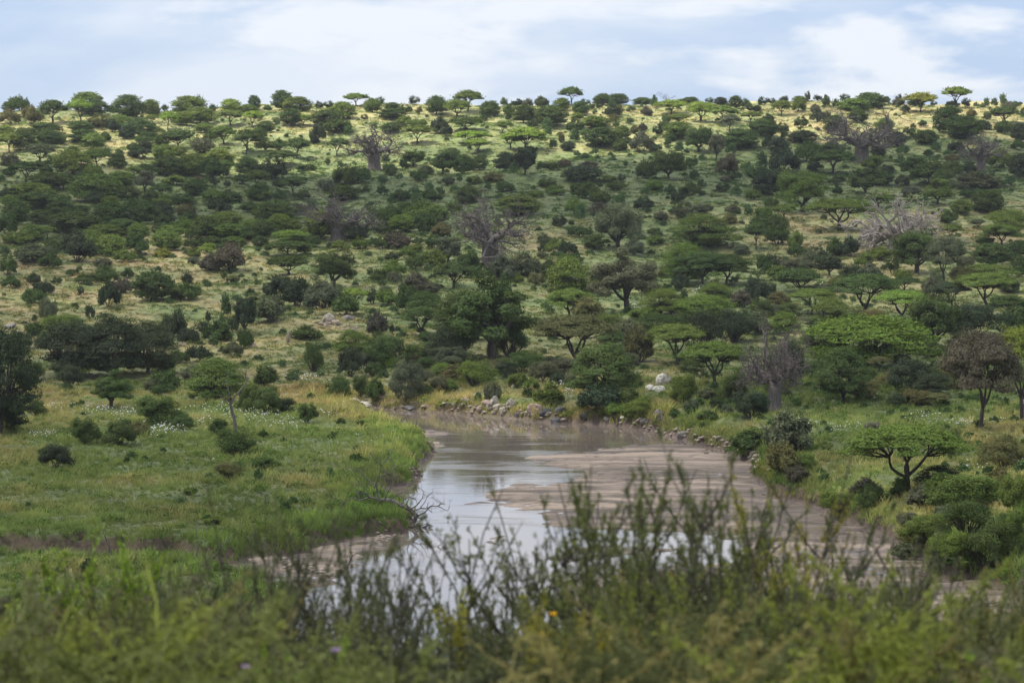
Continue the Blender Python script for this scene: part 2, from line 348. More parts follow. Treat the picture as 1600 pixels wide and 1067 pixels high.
# grass tone read off the photograph at marked places: (px, py, dryness 0..1, redness 0..1, lightness)
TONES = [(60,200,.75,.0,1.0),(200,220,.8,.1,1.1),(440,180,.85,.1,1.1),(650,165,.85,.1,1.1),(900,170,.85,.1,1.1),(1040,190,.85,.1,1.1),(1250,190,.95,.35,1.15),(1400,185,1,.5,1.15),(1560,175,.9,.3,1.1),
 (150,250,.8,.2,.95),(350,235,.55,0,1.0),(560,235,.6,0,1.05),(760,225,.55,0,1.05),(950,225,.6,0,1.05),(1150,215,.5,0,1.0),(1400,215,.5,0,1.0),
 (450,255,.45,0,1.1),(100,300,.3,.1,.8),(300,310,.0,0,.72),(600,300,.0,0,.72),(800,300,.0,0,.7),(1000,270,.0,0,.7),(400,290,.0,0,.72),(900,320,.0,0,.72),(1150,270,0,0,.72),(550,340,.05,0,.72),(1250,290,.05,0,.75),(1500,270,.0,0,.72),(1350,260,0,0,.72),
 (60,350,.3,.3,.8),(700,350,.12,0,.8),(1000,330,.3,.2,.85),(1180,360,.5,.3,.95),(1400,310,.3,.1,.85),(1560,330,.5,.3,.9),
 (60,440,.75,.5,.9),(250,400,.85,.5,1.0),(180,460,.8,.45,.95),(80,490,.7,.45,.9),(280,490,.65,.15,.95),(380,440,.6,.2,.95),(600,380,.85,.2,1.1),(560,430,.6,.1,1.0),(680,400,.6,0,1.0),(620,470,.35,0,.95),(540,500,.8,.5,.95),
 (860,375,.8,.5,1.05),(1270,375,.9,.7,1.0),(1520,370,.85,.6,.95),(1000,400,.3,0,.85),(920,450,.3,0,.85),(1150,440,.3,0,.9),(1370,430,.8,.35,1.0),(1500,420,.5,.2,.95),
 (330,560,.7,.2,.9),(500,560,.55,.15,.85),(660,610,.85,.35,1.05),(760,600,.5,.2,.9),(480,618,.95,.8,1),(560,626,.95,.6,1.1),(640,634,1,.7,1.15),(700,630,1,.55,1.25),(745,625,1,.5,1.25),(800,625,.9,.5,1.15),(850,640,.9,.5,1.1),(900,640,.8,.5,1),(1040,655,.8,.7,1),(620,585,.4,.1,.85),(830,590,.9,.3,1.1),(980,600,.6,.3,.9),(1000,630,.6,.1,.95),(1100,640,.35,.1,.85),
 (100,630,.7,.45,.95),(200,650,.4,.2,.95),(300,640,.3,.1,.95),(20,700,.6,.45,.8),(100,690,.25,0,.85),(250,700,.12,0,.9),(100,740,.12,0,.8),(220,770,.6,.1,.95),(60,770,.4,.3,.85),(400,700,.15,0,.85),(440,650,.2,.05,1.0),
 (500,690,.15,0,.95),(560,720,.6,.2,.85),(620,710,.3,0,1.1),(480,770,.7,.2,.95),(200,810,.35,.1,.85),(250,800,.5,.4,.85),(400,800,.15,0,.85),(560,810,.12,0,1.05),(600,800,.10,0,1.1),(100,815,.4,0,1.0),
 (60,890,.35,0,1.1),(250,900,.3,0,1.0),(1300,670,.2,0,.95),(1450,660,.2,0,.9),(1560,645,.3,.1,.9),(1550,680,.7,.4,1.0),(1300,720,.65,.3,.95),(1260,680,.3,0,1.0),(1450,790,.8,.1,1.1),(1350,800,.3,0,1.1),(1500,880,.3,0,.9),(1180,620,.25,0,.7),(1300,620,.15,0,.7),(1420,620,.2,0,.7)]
RNG_T = np.linspace(100, 1345, 1246)
def hit(px, py):
    """stand a thing on the ground where the photograph shows its foot"""
    px = np.atleast_1d(np.asarray(px, float)); py = np.atleast_1d(np.asarray(py, float))
    rx, ry, rz = ray(px, py); k = 1.0/ry
    X = (rx*k)[:, None]*RNG_T[None, :]; Y = np.broadcast_to(RNG_T[None, :], X.shape); Z = CAMZ + (rz*k)[:, None]*RNG_T[None, :]
    D = Z - ground(X, Y)
    below = D <= 0; has = below.any(1); i = np.where(has, below.argmax(1), D.argmin(1)); r = np.arange(len(i))
    x, y = X[r, i], Y[r, i]
    return x, y, ground(x, y)
TP = np.array(TONES); tx, ty, tz = hit(TP[:, 0], TP[:, 1])
WT1 = Waves(11, 26, 4); WT2 = Waves(12, 120, 3); WT3 = Waves(13, 7, 3)
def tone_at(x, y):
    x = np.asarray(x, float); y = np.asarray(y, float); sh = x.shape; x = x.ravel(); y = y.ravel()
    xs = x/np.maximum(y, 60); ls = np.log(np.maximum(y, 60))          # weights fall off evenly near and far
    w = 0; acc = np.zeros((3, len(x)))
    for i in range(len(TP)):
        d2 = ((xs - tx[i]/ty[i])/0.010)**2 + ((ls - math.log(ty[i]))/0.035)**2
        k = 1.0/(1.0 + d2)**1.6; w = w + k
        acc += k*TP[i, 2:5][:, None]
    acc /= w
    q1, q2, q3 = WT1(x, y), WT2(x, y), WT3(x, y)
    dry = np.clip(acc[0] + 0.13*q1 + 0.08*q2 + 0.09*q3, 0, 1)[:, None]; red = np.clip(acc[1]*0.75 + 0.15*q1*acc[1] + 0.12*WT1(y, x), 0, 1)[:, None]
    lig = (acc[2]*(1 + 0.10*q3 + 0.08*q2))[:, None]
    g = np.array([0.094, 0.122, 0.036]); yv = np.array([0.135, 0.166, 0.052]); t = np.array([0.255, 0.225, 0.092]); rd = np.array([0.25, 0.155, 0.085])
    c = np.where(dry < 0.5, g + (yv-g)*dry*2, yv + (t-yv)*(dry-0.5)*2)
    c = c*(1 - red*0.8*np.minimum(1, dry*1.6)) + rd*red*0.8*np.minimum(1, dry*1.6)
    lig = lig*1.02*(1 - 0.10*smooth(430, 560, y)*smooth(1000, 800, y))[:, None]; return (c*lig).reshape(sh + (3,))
nr_, nc_ = GX.shape
idx = np.arange(nr_*nc_).reshape(nr_, nc_)
quads = np.stack([idx[:-1, :-1], idx[:-1, 1:], idx[1:, 1:], idx[1:, :-1]], -1).reshape(-1, 4)
me = mesh_np('ground', np.stack([GX, GY, GZ], -1).reshape(-1, 3), quads, None, GROUNDM, True)
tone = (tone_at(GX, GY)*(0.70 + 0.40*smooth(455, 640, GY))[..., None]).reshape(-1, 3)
sand = np.clip(smooth(0.5, -0.3, GS), 0, 1)
onb = smooth(1.0, -1.5, GB)
gyz, gxz = np.gradient(GZ, axis=0)/np.gradient(GY, axis=0), np.gradient(GZ, axis=1)/np.gradient(GX, axis=1)
slope = np.hypot(gyz, gxz)
leftside = smooth(25, -10, GX)
mud = np.maximum(smooth(1.0 + 2.5*(GY > 400), 0.1, GS + 0.6*WC(GX, GY)) , smooth(0.55, 1.1, slope)*(GY < 470)*0.9)
mud = np.maximum(mud, 0.9*smooth(-2.2, 0.3, GL)*smooth(1.2, 0.2, GL)*(GY < 300))*(GY > 140)
wet = smooth(0.07, 0.0, GZ)
mud = mud*(1 - 0.55*smooth(400, 430, GY))
kinds = np.stack([sand, np.clip(mud, 0, 1), wet], -1).reshape(-1, 3)
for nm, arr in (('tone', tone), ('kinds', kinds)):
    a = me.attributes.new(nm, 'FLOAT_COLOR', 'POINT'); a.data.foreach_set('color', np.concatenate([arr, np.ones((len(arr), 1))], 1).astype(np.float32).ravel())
go = link('ground', me); tag(go, kind='structure')
wme = mesh_np('river', [(-150, 95, 0), (230, 95, 0), (230, 470, 0), (-150, 470, 0)], [(0, 1, 2, 3)], None, WATERM)
tag(link('river', wme), kind='structure')
# ---------------------------------------------------------------- plants: one master of each shape, built in metres (10 wide, 7 tall) and copied
def limb(g, a, b, r0, r1, sag=0.12, n=5, sides=5):
    a = np.array(a, float); b = np.array(b, float); L = np.linalg.norm(b-a); t = np.linspace(0, 1, n)[:, None]
    off = rng.normal(size=3)*L*sag; p = a + (b-a)*t + np.sin(t*math.pi)*off
    g.tube(p, r0 + (r1-r0)*t[:, 0], sides); return p
def pads_leaves(g, pads, per, size, up, flat_=0.35, shell=True):
    allc, allo = [], []
    for (c, r, rz) in pads:
        n = max(6, int(per*(r/1.4)**2))
        d = rng.normal(size=(n, 3)); d /= np.linalg.norm(d, axis=1)[:, None]
        k = rng.uniform(0.4, 1.0, n)**0.55 if shell else rng.uniform(0, 1, n)**0.4
        d[:, 2] = np.where(d[:, 2] < 0, d[:, 2]*flat_, d[:, 2])
        wob = 1 + 0.18*np.sin(d[:, 0]*5 + c[0]*3) * np.cos(d[:, 1]*6 + c[1])
        allc.append(np.array(c) + d*(k*wob)[:, None]*np.array([r, r, rz])); cd = np.array([c[0]/5.0, c[1]/5.0, (c[2]-2.2)/3.6]); cd = cd/max(1.0, np.linalg.norm(cd)); allo.append(d*0.55 + cd*0.95)
    g.leaves(np.concatenate(allc), size, up, 0.55, np.concatenate(allo))
def acacia(kind, leaves=8000, size=0.23):
    """kind: flat umbrella, round umbrella, or low dome that nearly reaches the ground; 10 m wide, 7 m tall"""
    gt, gc = Geo(), Geo(); pads = []
    low, dome, edge = {'flat': (3.4, 2.7, 0.6), 'umbrella': (2.6, 3.5, 0.55), 'dome': (0.9, 5.2, 0.5), 'round': (1.9, 4.9, 0.8)}[kind]
    npad = {'flat': 38, 'umbrella': 58, 'dome': 74, 'round': 62}[kind]
    ex, ey = rng.uniform(-.5, .5, 2)
    for i in range(npad):
        rr = math.sqrt((i + 0.5)/npad)*4.2; th = i*2.39996 + rng.uniform(-.35, .35)
        top = low + dome*(max(0.0, 1 - (rr/4.75)**2))**edge
        z = top - rng.uniform(0, 0.35) - (rng.uniform(0, 1)**3)*dome*(0.3 if kind == 'flat' else 0.42)
        z = min(z, 6.5)
        r = rng.uniform(0.85, 1.5) if kind != 'flat' else rng.uniform(1.0, 1.7)
        pads.append(((rr*math.cos(th) + ex, rr*math.sin(th) + ey, z), r, r*{'flat': .42, 'umbrella': .52}.get(kind, .68)))
        if kind in ('dome', 'round') and i % 3 == 0: pads.append(((rr*.9*math.cos(th+1) + ex, rr*.9*math.sin(th+1) + ey, rng.uniform(.9, 2.4)), r, r*.6))
    lo = 0.9 if kind in ('dome', 'round') else 1.6
    hub = np.array([rng.uniform(-.3, .3), rng.uniform(-.3, .3), lo])
    ns = rng.integers(1, 4) if kind != 'flat' else 1
    forks = []
    for s in range(ns + 3):
        th = s*2*math.pi/(ns+3) + rng.uniform(-.4, .4); q = hub + np.array([math.cos(th)*rng.uniform(.8, 1.7), math.sin(th)*rng.uniform(.8, 1.7), (low-lo)*0.75 + 0.5])
        forks.append(q); limb(gt, hub + rng.uniform(-.1, .1, 3), q, 0.17, 0.10, 0.10)
    if ns == 1: limb(gt, (0, 0, -0.6), hub, 0.30, 0.22, 0.05, 6, 7)
    else:
        for s in range(ns): limb(gt, (rng.uniform(-.35, .35), rng.uniform(-.35, .35), -0.6), hub + rng.uniform(-.15, .15, 3), 0.2, 0.16, 0.08)
    for (c, r, rz) in pads:
        q = min(forks, key=lambda f: np.linalg.norm(f - np.array(c)))
        if rng.random() < 0.85: limb(gt, q, np.array(c) - [0, 0, 0.1], 0.075, 0.025, 0.10, 4, 4)
    per = leaves/sum((p[1]/1.4)**2 for p in pads)
    pads_leaves(gc, pads, per, size, 0.55)
    # loose sprays that break the outline
    sp = []
    for (c, r, rz) in pads:
        for k in range(3):
            th = rng.uniform(0, 6.28); sp.append(np.array(c)[None, :] + np.array([math.cos(th), math.sin(th), 0.35])*np.linspace(r*.8, r*1.35, 7)[:, None] + rng.normal(size=(7, 3))*0.1)
    gc.leaves(np.concatenate(sp), size*0.9, 0.3)
    return [('trunk', gt.mesh('acacia_trunk', BARK)), ('crown', gc.mesh('acacia_crown', LEAF))]
def bush(kind, leaves=5000, size=0.29):
    """round: thick to the ground; twiggy: airy with bare tips; spiky: small, uneven; 10 wide 7 tall like the trees"""
    gt, gc = Geo(), Geo(); pads = []
    n = {'round': 42, 'twiggy': 46, 'spiky': 15}[kind]
    lob = rng.uniform(0, 6.28, 4)
    for i in range(n):
        th = rng.uniform(0, 6.28); ph = math.acos(rng.uniform(-0.25, 1)); k = rng.uniform(0.62, 1.0)
        w = 1 + 0.16*math.sin(2*th + lob[0]) + 0.12*math.sin(3*th + lob[1]) + 0.1*math.sin(3*ph+lob[2])
        r = rng.uniform(0.8, 1.5) if kind != 'spiky' else rng.uniform(0.9, 1.8)
        sx = 3.7 if kind != 'spiky' else 3.2
        c = np.array([math.sin(ph)*math.cos(th)*sx*k*w, math.sin(ph)*math.sin(th)*sx*k*w, 2.2 + math.cos(ph)*3.6*k*w])
        c[2] = min(max(c[2], 0.5), 6.2)
        pads.append((c, r, r*0.8))
    for i in range(14 if kind != 'twiggy' else 60):
        c = pads[rng.integers(len(pads))][0]
        ext = 1.0 if kind == 'round' else 1.22
        limb(gt, (rng.uniform(-.4, .4), rng.uniform(-.4, .4), -0.5), c*ext, 0.10 if kind != 'twiggy' else 0.07, 0.025, 0.07, 5, 4)
    per = leaves/sum((p[1]/1.4)**2 for p in pads)
    pads_leaves(gc, pads, per, size, 0.25, 0.8)
    sp = []
    for (c, r, rz) in pads:
        for k in range(4 if kind != 'spiky' else 7):
            d = rng.normal(size=3); d[2] = abs(d[2]) + 0.4; d /= np.linalg.norm(d)
            sp.append(c[None, :] + d*np.linspace(r*.7, r*(1.35 if kind == 'round' else 1.7), 8)[:, None] + rng.normal(size=(8, 3))*0.09)
    sp = np.concatenate(sp); sp[:, 2] = np.maximum(sp[:, 2], 0.05)
    gc.leaves(sp, size*0.8, 0.2)
    return [('stem', gt.mesh('bush_stem', BARK)), ('foliage', gc.mesh('bush_foliage', LEAF))]
def broadleaf(leaves=9000, size=0.21, airy=False):
    gt, gc = Geo(), Geo(); pads = []
    for i in range(62 if not airy else 48):
        th = rng.uniform(0, 6.28); ph = math.acos(rng.uniform(-0.55, 1)); k = rng.uniform(0.5, 1.0)
        w = 1 + 0.15*math.sin(2*th + 1) + 0.12*math.sin(3*ph)
        c = np.array([math.sin(ph)*math.cos(th)*3.9*k*w, math.sin(ph)*math.sin(th)*3.9*k*w, 3.7 + math.cos(ph)*2.9*k*w])
        r = rng.uniform(0.75, 1.3)*(0.85 if airy else 1); pads.append((c, r, r*0.7))
    hub = np.array([0.1, 0, 1.3]); limb(gt, (0, 0, -0.6), hub, 0.42, 0.30, 0.04, 6, 8)
    forks = []
    for s in range(6):
        th = s*1.05 + rng.uniform(-.3, .3); q = hub + np.array([math.cos(th)*1.5, math.sin(th)*1.5, rng.uniform(1.0, 2.4)])
        forks.append(q); limb(gt, hub, q, 0.22, 0.12, 0.1)
    for (c, r, rz) in pads:
        q = min(forks, key=lambda f: np.linalg.norm(f - c)); limb(gt, q, c*1.02, 0.09, 0.025, 0.12, 4, 4)
    per = leaves/sum((p[1]/1.4)**2 for p in pads)
    pads_leaves(gc, pads, per, size, 0.3, 0.8)
    return [('trunk', gt.mesh('tree_trunk', BARK)), ('crown', gc.mesh('tree_crown', LEAF))]

def grow(g, p, d, L, r, depth, spread=0.55, up=0.12, wig=0.16, shrink=0.72, kids=(2, 3), rmin=0.012, flatten=0.0):
    """a branch that bends and forks again and again"""
    p = np.array(p, float); d = np.array(d, float); d /= np.linalg.norm(d); n = 5 if depth > 1 else 3
    pts = [p]; q = p
    for i in range(n-1):
        d = d + rng.normal(size=3)*wig; d[2] += up*0.3; d[2] *= (1-flatten); d /= np.linalg.norm(d); q = q + d*L/(n-1); pts.append(q)
    r1 = max(r*0.68, rmin); g.tube(pts, np.linspace(r, r1, n), 6 if r > 0.15 else (4 if r > 0.05 else 3))
    if depth <= 0: return
    for k in range(rng.integers(kids[0], kids[1]+1)):
        nd = d + rng.normal(size=3)*spread; nd[2] += up
        grow(g, pts[-1], nd, L*shrink*rng.uniform(.75, 1.25), r1*rng.uniform(.62, .9), depth-1, spread, up, wig, shrink, kids, rmin, flatten)
    if depth >= 2:
        for k in range(rng.integers(1, 3)):
            i = rng.integers(1, n-1); nd = d + rng.normal(size=3)*spread*1.5
            grow(g, pts[i], nd, L*shrink*rng.uniform(.5, .9), r1*0.5, depth-2, spread, up, wig, shrink, kids, rmin, flatten)
def baobab(bark, boughs=7, crown_w=1.0, trunk_h=5.0, tr=1.6, depth=5, ball=False):
    """about 20 wide and 14 tall; leafless, swollen trunk"""
    gt = Geo(); a = np.linspace(0, 2*math.pi, 19)[:-1]; prof = [(-1.2, 1.45), (0, 1.3), (0.7, 1.12), (2.5, 1.0), (4.2, 0.97), (trunk_h-0.8, 0.93), (trunk_h+0.2, 0.66), (trunk_h+0.8, 0.25)]
    V = [];
    for z, k in prof: V += [((1 + 0.07*math.sin(5*t+z*.2) + 0.04*math.sin(8*t+2))*tr*k*math.cos(t), (1 + 0.07*math.sin(5*t+z*.2) + 0.04*math.sin(8*t+2))*tr*k*math.sin(t), z) for t in a]
    n = len(a); Q = [(r*n+i, r*n+(i+1) % n, (r+1)*n+(i+1) % n, (r+1)*n+i) for r in range(len(prof)-1) for i in range(n)]
    gt.add(V, Q); parts = [('trunk', gt.mesh('baobab_trunk', bark, True))]
    for s in range(boughs):
        g = Geo(); th = s*2*math.pi/boughs + rng.uniform(-.25, .25); rise = (0.12 + 0.85*((s*3) % boughs)/boughs) if not ball else rng.uniform(-0.3, 1.3)
        st = np.array([math.cos(th)*tr*0.55, math.sin(th)*tr*0.55, trunk_h - 0.3])
        grow(g, st, (math.cos(th), math.sin(th), rise), 3.4*crown_w*(1.2 - rise*0.35), tr*0.38, depth, 0.72, 0.07 if not ball else 0.0, 0.24, 0.72, (2, 3), 0.044 if not ball else 0.06, 0.10)
        parts.append(('branch', g.mesh('baobab_branch', bark)))
    return parts
def snag(lean=0.15, L=2.4, r=0.2, depth=4, spread=0.45, up=0.25, mat=None):
    g = Geo(); grow(g, (0, 0, -0.3), (lean, 0.05, 1), L, r, depth, spread, up, 0.13, 0.74, (1, 2), 0.02)
    return g.mesh('dead_wood', mat or DEADW)

M = {}
M['u'] = [acacia('flat'), acacia('umbrella'), acacia('umbrella'), acacia('flat')]
M['d'] = [acacia('dome'), acacia('dome'), acacia('dome'), acacia('round')]
M['r'] = [bush('round'), bush('round'), bush('round'), bush('round')]
M['g'] = [bush('twiggy'), bush('twiggy')]
M['s'] = [bush('spiky', 1500, 0.34), bush('spiky', 1500, 0.34)]
M['t'] = [broadleaf(), broadleaf()]
M['U'] = [acacia('umbrella', 22000, 0.12), acacia('flat', 20000, 0.12)]
M['D'] = [acacia('dome', 20000, 0.12), acacia('round', 20000, 0.12)]
M['T'] = [broadleaf(22000, 0.125), broadleaf(17000, 0.12, True)]
M['R'] = [bush('round', 17000, 0.125), bush('round', 17000, 0.125), bush('twiggy', 13000, 0.12)]
M['n'] = [baobab(BAO, 8), baobab(BAO, 8, 1.0, 5.0, 1.5), baobab(BAO, 9, 1.05, 4.6, 1.4)]
M['m'] = [baobab(SILVER, 14, 0.95, 3.2, 1.3, 4, True)]
g_ = Geo(); grow(g_, (0, 0, -.4), (.1, 0, 1), 3.0, 0.22, 4, 0.5, 0.12, 0.12, 0.66, (3, 3), 0.03)
M['x'] = [[('trunk', g_.mesh('bare_tree', DEADW))]]
def extent(master):
    """true width and height of a master, stray tips left out"""
    co = []
    for pn, me in master:
        if pn in ('stem',) or (pn == 'trunk' and len(master) > 1): continue
        a = np.empty(len(me.vertices)*3, np.float32); me.vertices.foreach_get('co', a); co.append(a.reshape(-1, 3))
    co = np.concatenate(co); r = np.percentile(np.hypot(co[:, 0], co[:, 1]), 97.5)
    return 2*float(r), float(np.percentile(co[:, 2], 99.3))

TINT = {'0': (0.070, 0.104, 0.025), '1': (0.124, 0.172, 0.032), '2': (0.20, 0.28, 0.044), '3': (0.112, 0.124, 0.062), '4': (0.142, 0.132, 0.046), '5': (0.046, 0.064, 0.027), '6': (0.108, 0.096, 0.060), '9': (0.15, 0.215, 0.032), '7': (0.21, 0.23, 0.035), '8': (0.21, 0.17, 0.14)}
